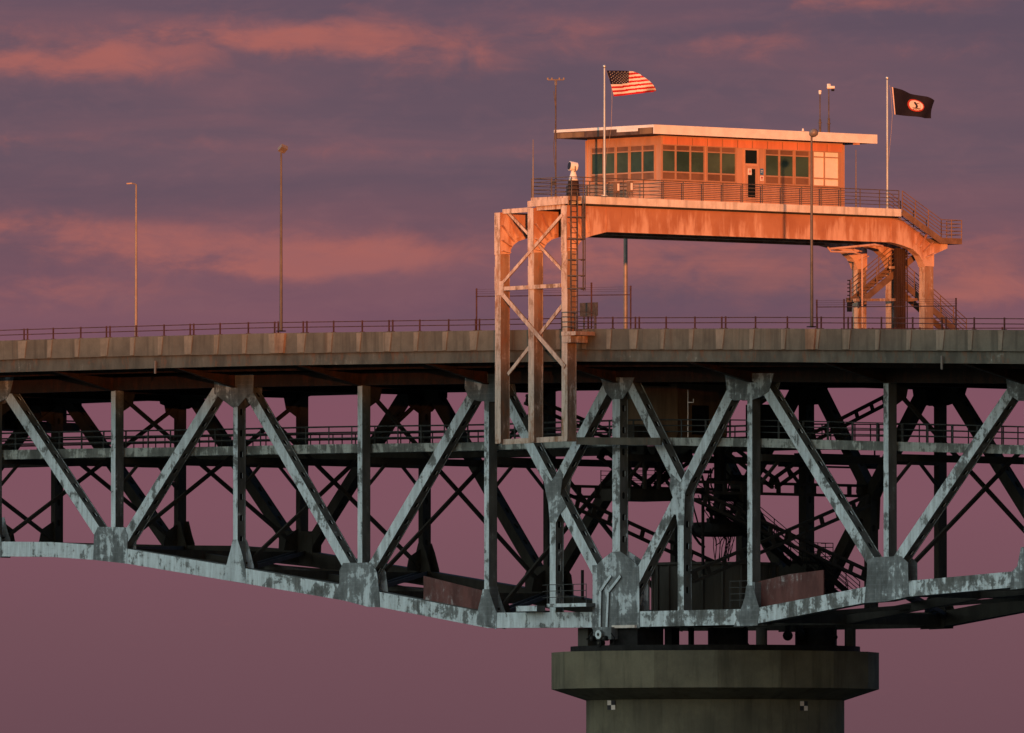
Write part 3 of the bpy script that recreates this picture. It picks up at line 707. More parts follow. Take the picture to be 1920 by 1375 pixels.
def flag(outline, X, paintf, ripple, full=1.0):
    """cloth grid over four edge curves (photo points), rippled out of plane"""
    top, bot, nu, nv = outline; mb = MB()
    def Q(u, v, d=0):
        a = lerpP(top, u); b = lerpP(bot, u); x = a[0] + (b[0] - a[0]) * v; y = a[1] + (b[1] - a[1]) * v
        p = at(x, y, X=X); w = ripple * math.sin(u * 9.5 + v * 2.1) * (.25 + u) ; p.x += w + d; p.y += w * .25; return p
    vs = [Q(i / nu, j / nv) for j in range(nv + 1) for i in range(nu + 1)]
    back = [p - V((.02, 0, 0)) for p in vs]
    for j in range(nv):
        for i in range(nu):
            a = j * (nu + 1) + i; q = (a, a + 1, a + nu + 2, a + nu + 1); u_ = (i + .5) / nu; hh = lerpP(bot, u_)[1] - lerpP(top, u_)[1]
            mi = paintf(u_, 1 - (1 - (j + .5) / nv) * min(1, hh / full))
            mb.add([vs[k] for k in q], [(0, 1, 2, 3)], mi); mb.add([back[k] for k in q], [(3, 2, 1, 0)], mi)
    return mb, Q
def lerpP(pts, u):
    L = [0]
    for a, b in zip(pts, pts[1:]): L.append(L[-1] + math.hypot(b[0] - a[0], b[1] - a[1]))
    s = u * L[-1]
    for i in range(len(pts) - 1):
        if s <= L[i + 1] or i == len(pts) - 2:
            f = (s - L[i]) / (L[i + 1] - L[i]); return (pts[i][0] + (pts[i + 1][0] - pts[i][0]) * f, pts[i][1] + (pts[i + 1][1] - pts[i][1]) * f)
top = [(1138, 132.5), (1172, 133), (1190, 134), (1201, 138), (1212, 150), (1222, 162), (1231, 171)]
bot = [(1150.5, 181), (1170, 179.5), (1190, 176.5), (1210, 174), (1231, 172.5)]
def usp(u, v): return 2 if (u < .40 and v < 7 / 13) else (0 if int(v * 13) % 2 == 0 else 1)
mb, Q = flag((top, bot, 40, 52), b1.x, usp, .16, 47.5)
for r_ in range(9):
    for c_ in range(6 if r_ % 2 == 0 else 5):
        u = .40 * (c_ * 2 + (1 if r_ % 2 == 0 else 2)) / 12; v = 7 / 13 * (r_ + 1) / 10
        cpt = Q(u, v, .03); rr = .036
        vs = [cpt + V((0, math.sin(math.pi * k / 5) * (rr if k % 2 == 0 else rr * .45), math.cos(math.pi * k / 5) * (rr if k % 2 == 0 else rr * .45))) for k in range(10)]
        mb.add([cpt] + vs, [(0, 1 + k, 1 + (k + 1) % 10) for k in range(10)], 1)
fl = mb.build('flag', ['red1', 'white1', 'blue1'], None, org=Q(0, 0), recalc=False); tag(fl, 'red and white striped flag with a starred navy corner, blowing right', 'flag')
top = [(1672, 163.5), (1688, 168), (1710, 176), (1735, 181.5), (1752.5, 189)]
bot = [(1676, 215), (1695, 217), (1715, 219), (1735, 222), (1750, 222)]
mb, Q = flag((top, bot, 34, 20), b2.x, lambda u, v: 0, .14)
def onflag(poly, d, mi):
    P_ = [Q(u, v, d) for u, v in poly]; c = sum(P_, V((0, 0, 0))) / len(P_); k = len(P_)
    mb.add([c] + P_, [(0, 1 + i, 1 + (i + 1) % k) for i in range(k)], mi)
def ell(cu, cv, ru, rv, n=24, a0=0, a1=360): return [(cu + ru * math.cos(R(a0 + (a1 - a0) * i / n)), cv + rv * math.sin(R(a0 + (a1 - a0) * i / n))) for i in range(n)]
onflag(ell(.53, .5, .163, .275), .07, 2); onflag(ell(.53, .5, .132, .222), .11, 1)
# the emblem: a standing figure over a fallen one, and a band of lettering
for poly in ([(.50, .36), (.53, .34), (.55, .42), (.565, .52), (.55, .60), (.515, .60), (.525, .5), (.505, .45)], [(.55, .40), (.59, .36), (.592, .38), (.557, .44)], [(.60, .34), (.604, .34), (.606, .60), (.602, .60)]):
    onflag(poly, .14, 3)
onflag([(.45, .615), (.52, .60), (.60, .62), (.61, .645), (.53, .65), (.46, .645)], .14, 3)
for k in range(5): onflag([(.465 + k * .028, .67), (.482 + k * .028, .67), (.482 + k * .028, .70), (.465 + k * .028, .70)], .14, 3)
onflag([(-.005, 0), (.02, .0), (.02, 1), (-.005, 1)], .03, 1)
fl2 = mb.build('flag', ['navy', 'seal', 'sealred', 'ink'], None, org=Q(0, 0), recalc=False); tag(fl2, 'near-black flag with a pale round seal ringed in red, blowing right', 'flag')

ga, ba, ta = post_at(1042, 376, 150, s0.y - .3, .045, 'rail', 'antenna_mast', 'tall mast with a small crossbar on top, left of the control house', 'antenna', base=ZS)
mb = MB(); c = ta
mb.tube(c - rdir * .45, c + rdir * .45, .04, 6)
for k in (-.45, -.22, .2, .45): mb.tube(c + rdir * k, c + rdir * k + V((0, 0, .12)), .055, 6)
mb.bar(c - V((0, 0, .3)), c + V((0, 0, .02)), .1, .1); mb.build('crossbar', 'pole', ga)
mb = MB(); mb.path([V((ba.x + .1 * math.sin(i * 1.3), ba.y - .08, ba.z + i * .75)) for i in range(9)], .02, 5); mb.build('cable', 'rail', ga)
MB().box(ba.x - .1, ba.x + .1, ba.y - .2, ba.y - .05, ba.z + .66, ba.z + .92).build('junction_box', 'rail', ga)
gw, bw, tw = post_at(999.5, 376, 262, YT + .1, .055, 'pole', 'whip_antenna', 'bare whip antenna at the left end of the platform railing', 'antenna', r2=.02, base=ZS - .3)
gw2, bw2, tw2 = post_at(1605, 384, 281, None, .05, 'pole', 'whip_antenna', 'short whip antenna standing behind the railing right of the house', 'antenna', X=XS - 1.6, r2=.018, base=ZS)
# roof instruments
def roofmast(x, yt, X, label, topf):
    b = at(x, 250, X=X); b.z = rz1 - .03; t = at(x, yt, X=X); t.x, t.y = b.x, b.y
    g = thing('weather_mast', b, label, 'mast'); mb = MB(); mb.tube(b, b + V((0, 0, (t.z - b.z) * .38)), .07, 8); mb.tube(b + V((0, 0, (t.z - b.z) * .38)), t, .035, 8); mb.tube(b + V((0, 0, .75)), b + V((0, 0, .8)), .11, 8); mb.build('pole', 'rail', g)
    topf(t, g); return g
def t1f(t, g): mb = MB(); mb.tube(t - V((0, 0, .12)), t + V((0, 0, .1)), .07, 8, .09); mb.build('sensor', 'hornw', g)
def t2f(t, g):
    mb = MB(); mb.tube(t - rdir * .1, t + rdir * .34, .1, 8, .08); mb.box(t.x - .07, t.x + .07, t.y - .07, t.y + .07, t.z + .08, t.z + .2); mb.build('camera_head', 'hornw', g); MB().box(t.x + .1, t.x + .22, t.y + .1, t.y + .24, t.z - .22, t.z - .1).build('sensor', 'black', g)
roofmast(1537.5, 173, XH - 2, 'thin roof mast topped by a small white sensor, left of the taller one', t1f)
roofmast(1554, 164, XH - 2.4, 'taller roof mast topped by a white boxy camera head', t2f)
p = at(1505.5, 243, X=XH - 1.5); p.z = rz1 - .03
g = thing('beacon', p, 'small dark beacon standing alone on the cream roof edge', 'beacon'); MB().tube(p, p + V((0, 0, .22)), .09, 10).build('housing', 'black', g); MB().tube(p + V((0, 0, .221)), p + V((0, 0, .36)), .07, 10, .04).build('lens', 'hornw', g)
# searchlight on its plinth
p = at(1075, 360, s0.y + .2); p.z = ZS
g = thing('searchlight', p, 'white swivelling searchlight on a tapered plinth by the railing', 'searchlight')
MB().tube(p, p + V((0, 0, .9)), .36, 8, .3).build('cabinet', 'shaft', g)
MB().lathe(p, [(.26, p.z + .9), (.25, p.z + 1.05), (.17, p.z + 1.3), (.12, p.z + 1.5)], 14).build('pedestal', 'hornw', g, smooth=True)
c = p + V((0, 0, 1.72)); ax = (-rdir * .9 - vdir * .35 + V((0, 0, .12))).normalized()
MB().tube(c - ax * .2, c + ax * .24, .25, 18, .27).build('lamp_drum', 'hornw', g); MB().tube(c + ax * .241, c + ax * .26, .23, 18).build('lens', 'lens', g)
mb = MB(); sd = ax.cross(Z).normalized(); mb.path([c + sd * .3, c + sd * .3 - V((0, 0, .28)), c - V((0, 0, .3)), c - sd * .3 - V((0, 0, .28)), c - sd * .3], .03, 5); mb.build('yoke', 'rail', g)
# glinting equipment boxes on the platform in front of the house corner
for x, lab in ((1156, 'small copper-bright equipment box behind the railing, nearer the striped flag pole'), (1181, 'second copper-bright equipment box behind the railing, nearer the house corner')):
    p = at(x, 360, s0.y + 2.2); p.z = ZS
    g = thing('equipment_box', p, lab, 'equipment box'); mb = MB(); mb.box(p.x - .14, p.x + .14, p.y - .12, p.y + .12, p.z + .25, p.z + .85); mb.build('cabinet', 'stair', g)
    mb = MB(); [mb.tube(p + V((sx, sy, 0)), p + V((sx, sy, .25)), .03, 6) for sx in (-.1, .1) for sy in (-.08, .08)]; mb.each('leg', 'rail', g); MB().box(p.x + .141, p.x + .16, p.y - .07, p.y + .07, p.z + .35, p.z + .75).build('cover', 'hornw', g)

# ------------------------------------------------------------------ caged ladder on the near column
p = at(1070, 615, YT + .35); lx = XC + .2; ly0, ly1 = YT + .15, YT + .62
lad = thing('caged_ladder', (lx, ly0, at(1070, 622, YT).z), 'caged vertical ladder climbing the near portal column to the platform', 'ladder')
zl0, zl1 = at(1070, 622, YT).z, ZS + .3
mb = MB()
for y in (ly0, ly1): mb.bar((lx, y, zl0), (lx, y, zl1), .06, .03)
mb.each('side_rail', 'rail', lad)
mb = MB(); z = zl0 + .2
while z < zl1: mb.tube((lx, ly0, z), (lx, ly1, z), .018, 5); z += .3
mb.each('rung', 'rail', lad)
hz0 = at(1070, 545, YT).z
for y_ in (407, 448, 487, 517, 541):
    z = at(1075, y_, YT).z; mb = MB(); c = V((lx + .12, (ly0 + ly1) / 2, z))
    mb.path([c + V((-.12 + .72 * math.sin(R(a)), .50 * math.cos(R(a)), 0)) for a in range(0, 181, 20)], .035, 5); mb.build('cage_hoop', 'rail', lad)
mb = MB(); 
for a in (20, 55, 90, 125, 160):
    c = V((lx + .72 * math.sin(R(a)), (ly0 + ly1) / 2 + .50 * math.cos(R(a)), 0)); mb.bar(c + V((0, 0, hz0)), c + V((0, 0, zl1 - .3)), .05, .03)
mb.each('cage_bar', 'rail', lad)
mb = MB(); zb_ = at(1080, 622, YT).z
mb.box(XC + .02, XC + 1.25, YT - .45, YT + 1.0, zb_ - .22, zb_); mb.box(XC + .05, XC + .75, YT - .4, YT + .9, zb_ - .62, zb_ - .222); mb.build('landing', 'portal', lad)
for h in (.28, .56, .84, 1.1):
    mb = MB(); mb.path([V((XC + .02, YT - .43, zb_ + h)), V((XC + 1.22, YT - .43, zb_ + h)), V((XC + 1.22, YT + .97, zb_ + h))], .022, 5); mb.build('landing_rail', 'rail', lad)
mb = MB(); [mb.tube((x, y, zb_), (x, y, zb_ + 1.12), .025, 6) for x, y in ((XC + .06, YT - .43), (XC + 1.22, YT - .43), (XC + 1.22, YT + .97))]; mb.each('landing_post', 'rail', lad)

# ------------------------------------------------------------------ stairs at the far end
def flight(g, A, B, w, rails, mat='stair', side=1, nst=None, rh=1.05, rn=4, wx=None):
    """stair from top A to bottom B (near stringer), width w towards -X"""
    A, B = V(A), V(B); d = B - A
    for o in (0, -w): MB().bar(A + V((o, 0, -.18)), B + V((o, 0, -.18)), .06, .36, V((1, 0, 0))).build('stringer', mat, g)
    n = nst or max(4, int(abs(d.z) / .2)); mb = MB()
    for i in range(n):
        c = A + d * (i + .5) / n; mb.box(c.x - w + .035, c.x - .035, c.y - .14, c.y + .14, c.z - .06, c.z - .03)
    mb.each('tread', mat, g)
    for o in ((0, -w) if rails == 2 else (0,)):
        for k in range(rn): h = rh * (k + 1) / rn; MB().tube(A + V((o, 0, h)), B + V((o, 0, h)), .024, 6).build('hand_rail', mat, g)
        m = max(2, round(d.length / 1.3)); mb = MB()
        for i in range(m + 1): p = A + d * i / m + V((o, 0, 0)); mb.tube(p - V((0, 0, .1)), p + V((0, 0, rh)), .03, 6)
        mb.each('rail_post', mat, g)
A = at(1692, 388, X=XS); A.z = ZS; B = at(1765, 446, X=XS); st = thing('staircase', A, 'brown steel stair dropping from the platform to a railed landing at the right', 'staircase')
flight(st, A, B, 1.25, 2, rn=5)
C = at(1803, 446, X=XS); C.z = B.z
MB().box(XS - 1.3, XS + .04, B.y + .02, C.y, B.z - .34, B.z - .0).build('landing', 'stair', st)
for k in range(5): h = 1.05 * (k + 1) / 5; MB().path([B + V((0, 0, h)), C + V((0, 0, h)), C + V((-1.25, 0, h))], .024, 6).build('landing_rail', 'stair', st)
mb = MB(); [mb.tube(q, q + V((0, 0, 1.07)), .03, 6) for q in (B, (B + C) / 2, C, C + V((-1.25, 0, 0)))]; mb.each('landing_post', 'stair', st)
lo = thing('staircase', at(1650, 615, X=XC - 2.5), 'zigzag stair flights seen between the far portal columns', 'staircase')
a, b = at(1722, 470, X=XC - 1.6), at(1618, 558, X=XC - 1.6); flight(lo, a, b, 1.0, 2)
MB().box(b.x - 1.05, b.x + .05, b.y - .35, b.y - .03, b.z - .25, b.z).build('landing', 'stair', lo)
a, b = at(1690, 522, X=XC - 2.9), at(1812, 632, X=XC - 2.9); flight(lo, a, b, 1.0, 2)
sh = thing('utility_shaft', at(1683, 620, X=XC - 1.0), 'dark clad utility shaft standing between the far portal columns', 'shaft')
xq = XC - 1.0; a = at(1681, 620, X=xq); b = at(1696, 466, X=xq); mb = MB(); mb.box(xq - .22, xq, a.y, b.y, zdeck, b.z); mb.build('casing', 'shaft', sh)
mb = MB(); [mb.box(xq, xq + .04, a.y + i * .16, a.y + i * .16 + .06, zdeck + .02, b.z) for i in range(1, 6)]; mb.each('cladding_rib', 'shaft', sh)
g = thing('insulator_stack', at(1592, 570, X=XC), 'stack of dark insulator discs on the left far column', 'insulator'); mb = MB()
for i in range(6): q = at(1591.5, 527 + i * 7, X=XC - .2); mb.tube(q, q + V((0, 0, .06)), .09, 8)
mb.each('insulator_disc', 'black', g); q0, q1 = at(1593.5, 565, X=XC - .2), at(1593.5, 525, X=XC - .2); MB().tube(q0, q1, .03, 6).build('rod', 'black', g)
q = at(1593, 575, X=XC - .2); MB().box(q.x - .1, q.x + .1, q.y - .12, q.y + .1, q.z - .3, q.z + .25).build('terminal_box', 'black', g)

# ------------------------------------------------------------------ lamps
def lamp(x, yb, yt, Yl, headf, label, mat='dkpole', r0=.10, r1=.055):
    b = at(x, yb, Yl); t = at(x, yt, Yl); t.x, t.y = b.x, b.y
    g = thing('street_lamp', b, label, 'street lamp', 'street lamps along the parapets')
    MB().tube(b, t, r0, 12, r1).build('pole', mat, g); MB().box(b.x - .2, b.x + .2, b.y - .2, b.y + .2, b.z, b.z + .06).build('base_plate', 'black', g)
    headf(t, g); return g
def boxhead(t, g):
    c = t + rdir * .1 + V((0, 0, .12)); d = (rdir * .75 + V((0, 0, .45)) - vdir * .3).normalized()
    MB().tube(t - V((0, 0, .05)), c, .06, 8).build('bracket', 'dkpole', g)
    mb = MB(); prof_ = [(-.22, .12), (-.15, .22), (0, .27), (.15, .25), (.25, .14)]
    a = d.cross(Z).normalized(); b_ = d.cross(a); rings = []
    for u, r in prof_: rings.append([c + V((0, 0, .06)) + d * u + (a * math.cos(2 * math.pi * i / 14) * r + b_ * math.sin(2 * math.pi * i / 14) * r * .85) for i in range(14)])
    vs = sum(rings, []); fs = [tuple(range(14))[::-1], tuple(range(56, 70))] + [(j * 14 + i, j * 14 + (i + 1) % 14, (j + 1) * 14 + (i + 1) % 14, (j + 1) * 14 + i) for j in range(4) for i in range(14)]
    mb.add(vs, fs); mb.build('lamp_head', 'pole', g, smooth=True)
def flood(t, g):
    mb = MB(); c = t + rdir * .1 + V((0, 0, .12)); d = (rdir * .5 + V((0, 0, .5)) - vdir * .6).normalized(); mb.bar(c - d * .22, c + d * .22, .42, .24, rdir); mb.build('lamp_head', 'pole', g)
    mb = MB(); mb.bar(t - V((0, 0, .1)), t + V((0, 0, .15)), .12, .12); mb.build('bracket', 'pole', g)
def cobra(t, g):
    mb = MB(); mb.path([t, t - rdir * .2 + V((0, 0, .05)), t - rdir * .35 + V((0, 0, .06))], .04, 6); mb.build('bracket', 'pole', g); mb = MB(); mb.bar(t - rdir * .25 + V((0, 0, .06)), t - rdir * .58 + V((0, 0, .04)), .08, .2, Z); mb.build('lamp_head', 'pole', g)
lamp(1522, 614, 256, YF + .18, boxhead, 'near lamp pole with rounded head, crossing in front of the control house')
lamp(527, 622, 283, YF + .18, flood, 'lamp pole with tilted floodlight head, above the middle of the left deck', 'dkpole')
lamp(255, 640, 346, YB - .25, cobra, 'leftmost lamp pole, thin and orange, with a small head to its left', 'pole')
lamp(1173, 636, 268, YB - .25, cobra, 'lamp pole seen under the portal girder, its head hidden behind the house', 'pole', .13, .11)

# ------------------------------------------------------------------ gate fences by the portal
def gatefence(xs_, yts, yr, label, extra=()):
    p0 = at(xs_[0], 616, YF + .3); g = thing('security_fence', p0, label, 'fence', 'wire fence frames on the parapet')
    for x, yt in zip(xs_, yts):
        a = at(x, sm(parT, x), YF + .3); b = at(x, yt, YF + .3); b.x = a.x; mb = MB(); mb.tube(a, b, .045, 8)
        for k in range(3): mb.tube(b - V((.07, 0, .12 * k + .05)), b - V((-.07, 0, .12 * k + .05)), .02, 5)
        mb.build('post', 'redrail', g)
    a, b = at(xs_[0], yr[0], YF + .3), at(xs_[-1], yr[1], YF + .3); MB().tube(a, b, .03, 6).build('top_rail', 'redrail', g)
    mb = MB()
    for k in (0, 1, 2): a, b = at(xs_[0], yts[0] + 2 + 4 * k, YF + .3), at(xs_[-1], yts[-1] + 2 + 4 * k, YF + .3); mb.tube(a, b, .006, 4)
    mb.build('barbed_wire', 'redrail', g)
gatefence([893.5, 1109, 1182.5], [541, 530, 536], [556, 553], 'wire fence frame on the parapet around the near portal columns')
gatefence([1531.5, 1582.5, 1792.5], [562, 561, 559], [576, 574], 'wire fence frame on the parapet in front of the far portal columns')
p = at(1104, 594, YF + 4); sg = thing('signboard', p, 'plain dark signboard seen from behind, beside the caged ladder', 'sign')
a, b = at(1087, 594, YF + 4), at(1120, 567, YF + 4); MB().box(a.x, b.x, YF + 4, YF + 4.05, a.z, b.z).build('board', 'rail', sg); 
mb = MB(); zd = zslab(a.x) + .3; [mb.tube((x, YF + 4.1, zd), (x, YF + 4.1, b.z), .05, 6) for x in (a.x + .25, b.x - .25)]; mb.each('leg', 'rail', sg)

# ------------------------------------------------------------------ machinery under the deck
a = at(1269, 815, X=.8); b = at(1362, 722, X=.8)
rm = thing('machinery_room', (.8, a.y, a.z), 'brown plywood machinery room under the deck beside the walkway', 'machinery room')
MB().box(-3.6, .8, a.y, b.y, a.z - .5, b.z).build('wall', 'room', rm)
c, d = at(1298, 815, X=.83), at(1329, 761, X=.83); MB().box(.801, .83, c.y, d.y, c.z, d.z).build('door', 'black', rm)
mb = MB(); mb.box(.801, .86, a.y, a.y + .1, a.z, b.z); mb.box(.801, .86, b.y - .1, b.y, a.z, b.z); mb.box(.801, .86, a.y + .1, b.y - .1, d.z + .25, d.z + .35); mb.each('trim', 'room', rm)
p = at(1290, 820, .95); t = at(1290, 731, .95); t.x = p.x; g = thing('radio_antenna', p, 'pale stick antenna with a small bracket in front of the brown machinery room', 'antenna'); MB().tube(p, t, .03, 6, .02).build('pole', 'hornw', g)
q = at(1290, 755, .95); MB().path([q, q + V((.45, 0, 0)), q + V((.45, 0, .2))], .03, 5).build('bracket', 'hornw', g)
# black transformer mass and cabinets behind
for (x0, x1, y0_, y1_, X, lab) in ((1190, 1234, 797, 818, 0, 'olive equipment cabinet on the walkway left of the machinery room'), (1425, 1482, 760, 822, 1.5, 'black switchgear cabinet on the walkway under the middle deck')):
    a, b = at(x0, y1_, X=X), at(x1, y0_, X=X); g = thing('switchgear_cabinet', a, lab, 'cabinet'); m_ = 'black' if x0 > 1300 else 'mach'
    MB().box(X - 1.2, X, a.y, b.y, a.z - .3, b.z).build('casing', m_, g); MB().box(X + .001, X + .04, a.y + .15, b.y - .15, a.z, b.z - .15).build('door', m_, g)
cen = at(1340, 1100, S / 2 + W / 2); cx_, cy_ = cen.x, S / 2 + W / 2
Ctr = at(1341, 1100, cy_); cx_ = Ctr.x
zdr1 = at(1341, 1056, cy_).z; zdr0 = at(1341, 1160, cy_).z
dr = thing('pivot_drum', (cx_, cy_, zdr0), 'grey cylindrical pivot drum in the middle of the span above the pier', 'drum')
MB().lathe((cx_, cy_), [(3.55, zdr0), (3.55, zdr1 - .15), (3.7, zdr1 - .14), (3.7, zdr1), (.4, zdr1 + .02)], 40).build('drum_wall', 'mach', dr)
mb = MB()
for i in range(20):
    a = 2 * math.pi * i / 20; mb.bar((cx_ + 3.6 * math.cos(a), cy_ + 3.6 * math.sin(a), zdr0), (cx_ + 3.6 * math.cos(a), cy_ + 3.6 * math.sin(a), zdr1 - .2), .12, .12)
mb.each('drum_rib', 'mach', dr)
zt1 = at(1341, 1000, cy_).z
ct = thing('cable_turntable', (cx_, cy_, zt1), 'dark round cable turntable with loose cables hanging to the drum', 'cable turntable')
tc = at(1350, 1000, cy_); MB().lathe((tc.x, tc.y), [(.9, tc.z - .2), (1.5, tc.z - .1), (1.6, tc.z + .05), (1.6, tc.z + .6), (.3, tc.z + .65)], 24).build('disc', 'black', ct)
MB().tube((tc.x, tc.y, tc.z + .6), (tc.x, tc.y, tc.z + 5.5), .35, 10).build('column', 'black', ct)
mb = MB(); rnd = random.Random(3)
for i in range(16):
    a = rnd.uniform(-.9, .9); b0 = V((tc.x + a * .67, tc.y + a * .74, tc.z)); e = V((tc.x + a * .4 + rnd.uniform(-.1, .1), tc.y + a * .45, zdr1 + .1)); m = (b0 + e) / 2 + V((rnd.uniform(-.25, .25), rnd.uniform(-.25, .25), 0)); mb.path([b0, (b0 + m) / 2 + V((.05, .05, 0)), m, (m + e) / 2, e], .025, 4)
mb.each('hanging_cable', 'black', ct)
mb = MB(); [mb.path([at(1363 - o * 9 + 60 * 0, 1000, 5) * 1, at(1205 + o * 6, 1100, 1.5)], .03, 4) for o in range(0)]
# hanging inspection platform
a, b = at(1182, 938, X=-2), at(1262, 918, X=-2)
hp = thing('inspection_platform', a, 'dark railed inspection platform hanging between the trusses left of the Y joint', 'platform')
MB().box(-4.5, -2, a.y, b.y, a.z, b.z).build('floor_tray', 'dark', hp)
for h in (.3, .55, .8, 1.05): MB().path([V((-2, a.y, b.z + h)), V((-2, b.y, b.z + h))], .02, 5).build('rail', 'black', hp); MB().path([V((-4.5, a.y, b.z + h)), V((-4.5, b.y, b.z + h))], .02, 5).build('rail', 'black', hp)
for k in range(4):
    y = a.y + (b.y - a.y) * k / 3
    for x in (-2, -4.5): MB().tube((x, y, b.z), (x, y, b.z + (1.1 if k in (0, 3) else 3.0)), .03 if k in (0, 3) else .14, 6).build('hanger', 'dark', hp)
mb = MB(); 
for s in (0, 1):
    y0_, y1_ = a.y + (b.y - a.y) / 3, a.y + (b.y - a.y) * 2 / 3; z0_, z1_ = b.z + .9, b.z + 2.4
    mb.bar((-2, y0_, z0_ if s else z1_), (-2, y1_, z1_ if s else z0_), .1, .12, V((1, 0, 0)))
mb.each('hanger_brace', 'dark', hp)
A = at(1228, 905, X=-3.2); B_ = at(1262, 872, X=-3.2); flight(hp, B_, A, .8, 1, 'black')
# access stairs down to the drum
ds = thing('access_stairs', at(1500, 1100, X=3), 'black railed access stairs stepping down to the pier, right of the drum', 'staircase')
a, b = at(1425, 985, X=3), at(1505, 1052, X=3); flight(ds, a, b, 1.0, 2, 'black')
c = at(1562, 1052, X=3); MB().box(2, 3.05, b.y, c.y, b.z - .15, b.z - .02).build('landing', 'black', ds)
for h in (.27, .54, .81, 1.05):
    MB().path([b + V((0, 0, h)), V((3, c.y, b.z + h)), V((2, c.y, b.z + h))], .022, 5).build('landing_rail', 'black', ds)
mb = MB(); [mb.tube(V((3, b.y + (c.y - b.y) * k / 4, b.z)), V((3, b.y + (c.y - b.y) * k / 4, b.z + 1.06)), .025, 5) for k in range(5)]; mb.each('landing_post', 'black', ds)
a, b = at(1535, 1058, X=4.4), at(1612, 1125, X=4.4); flight(ds, a, b, 1.0, 2, 'black')
# lower service platform by the near pier gusset
a, b = at(1035, 1139, -.35), at(1110, 1131, -.35)
sp_ = thing('service_platform', a, 'small railed service platform on the bottom chord left of the big pier gusset', 'platform')
MB().box(a.x, b.x - .05, -.75, -.05, a.z, b.z).build('floor_tray', 'truss', sp_)
c, d = at(976, 1147, -.35), at(1015, 1136, -.35); MB().box(c.x, d.x, -.7, -.05, c.z, d.z).build('step_box', 'truss', sp_)
for h in (.36, .72, 1.08): MB().path([V((at(1010, 1140, -.35).x, -.05, b.z + h)), V((a.x + .02, -.72, b.z + h)), V((b.x - .1, -.72, b.z + h))], .022, 5).build('rail', 'drail', sp_)
mb = MB(); [mb.tube((a.x + (b.x - a.x) * k / 3 * .97 + .02, -.72, b.z), (a.x + (b.x - a.x) * k / 3 * .97 + .02, -.72, b.z + 1.1), .025, 5) for k in range(4)]; mb.each('rail_post', 'drail', sp_)
p = at(1092, 1125, .3); MB().tube(p, p + V((0, 0, 1.7)), .09, 8).build('vent_pipe', 'black', sp_)
sr = thing('platform_railing', at(1370, 1140, 1.2), 'small three-bar railing beside the drum, left of the right red panel', 'railing')
a, b = at(1369, 1126, 1.2), at(1402, 1126, 1.2); 
for h in (.0, .36, .72, 1.08): MB().path([V((a.x, 1.2, a.z + h)), V((b.x, 1.2, a.z + h))], .024, 5).build('rail', 'drail', sr)
mb = MB(); [mb.tube((a.x + k * .8, 1.2, a.z - .4), (a.x + k * .8, 1.2, a.z + 1.1), .025, 5) for k in range(2)]; mb.each('rail_post', 'drail', sr)
cw = thing('catwalk', at(1540, 868, X=2), 'black slatted catwalk hanging just under the walkway, right of the machinery room', 'catwalk')
for k, (x0, x1, y) in enumerate(((1440, 1600, 858), (1425, 1640, 866), (1470, 1655, 873), (1500, 1650, 851))):
    a, b = at(x0, y, X=2 - k * .6), at(x1, y, X=2 - k * .6); MB().box(a.x - .5, a.x, a.y, b.y, a.z - .06, a.z + .04).build('slat', 'black', cw)
for x in (1445, 1530, 1600, 1640): a = at(x, 872, X=1.2); MB().tube(a, a + V((0, 0, 1.3)), .05, 6).build('hanger', 'black', cw)
a, b = at(1632, 868, X=1.2), at(1655, 860, X=1.2); MB().box(a.x - .8, a.x, a.y, b.y, a.z - .3, b.z).build('end_bracket', 'black', cw)
cb = thing('cable_tray', at(1310, 960, X=2), 'tangle of black cables and trays between the trusses behind the right Y joint', 'cable tray')
rq = random.Random(11)
for i in range(26):
    x0 = rq.uniform(1288, 1400); y0 = rq.uniform(870, 985); dx = rq.uniform(-26, 30); dy = rq.uniform(12, 60); X = rq.uniform(-2, 3)
    a, b = at(x0, y0, X=X), at(x0 + dx, y0 + dy, X=X); m_ = (a + b) / 2 + V((0, rq.uniform(-.2, .2), -rq.uniform(.1, .4))); MB().path([a, (a + m_) / 2 - V((0, 0, .08)), m_, (b + m_) / 2 - V((0, 0, .08)), b], rq.choice([.03, .05, .08]), 5).build('cable', 'black', cb)
for i in range(7):
    x0 = rq.uniform(1288, 1380); y0 = rq.uniform(880, 990); X = rq.uniform(-2, 3); a, b = at(x0, y0, X=X), at(x0 + rq.uniform(20, 50), y0 - rq.uniform(0, 9), X=X); MB().box(X - .3, X, a.y, b.y, a.z, b.z + .12).build('tray', 'black', cb)
us = thing('access_stairs', at(1400, 990, X=2.2), 'upper black stair flight passing behind the right hanger post', 'staircase')
a, b = at(1345, 945, X=2.2), at(1428, 1002, X=2.2); flight(us, a, b, .9, 2, 'black')
a, b = at(1318, 1076, X=5), at(1340, 1030, X=5); MB().tube(a, V((a.x, a.y, b.z + 2.5)), .09, 8).build('riser_pipe', 'black', cb)
# vertical pipes right of the pier gusset
pg = thing('pipe_bundle', at(1218, 1140, 1.0), 'bundle of thin vertical pipes just right of the big pier gusset', 'pipes')
for x in (1213, 1217, 1224, 1227.5): q = at(x, 1145, 1.0); r_ = at(x, 1068, 1.0); MB().tube(q, V((q.x, q.y, r_.z)), .035, 6).build('pipe', 'pole' if x == 1217 else 'mach', pg)
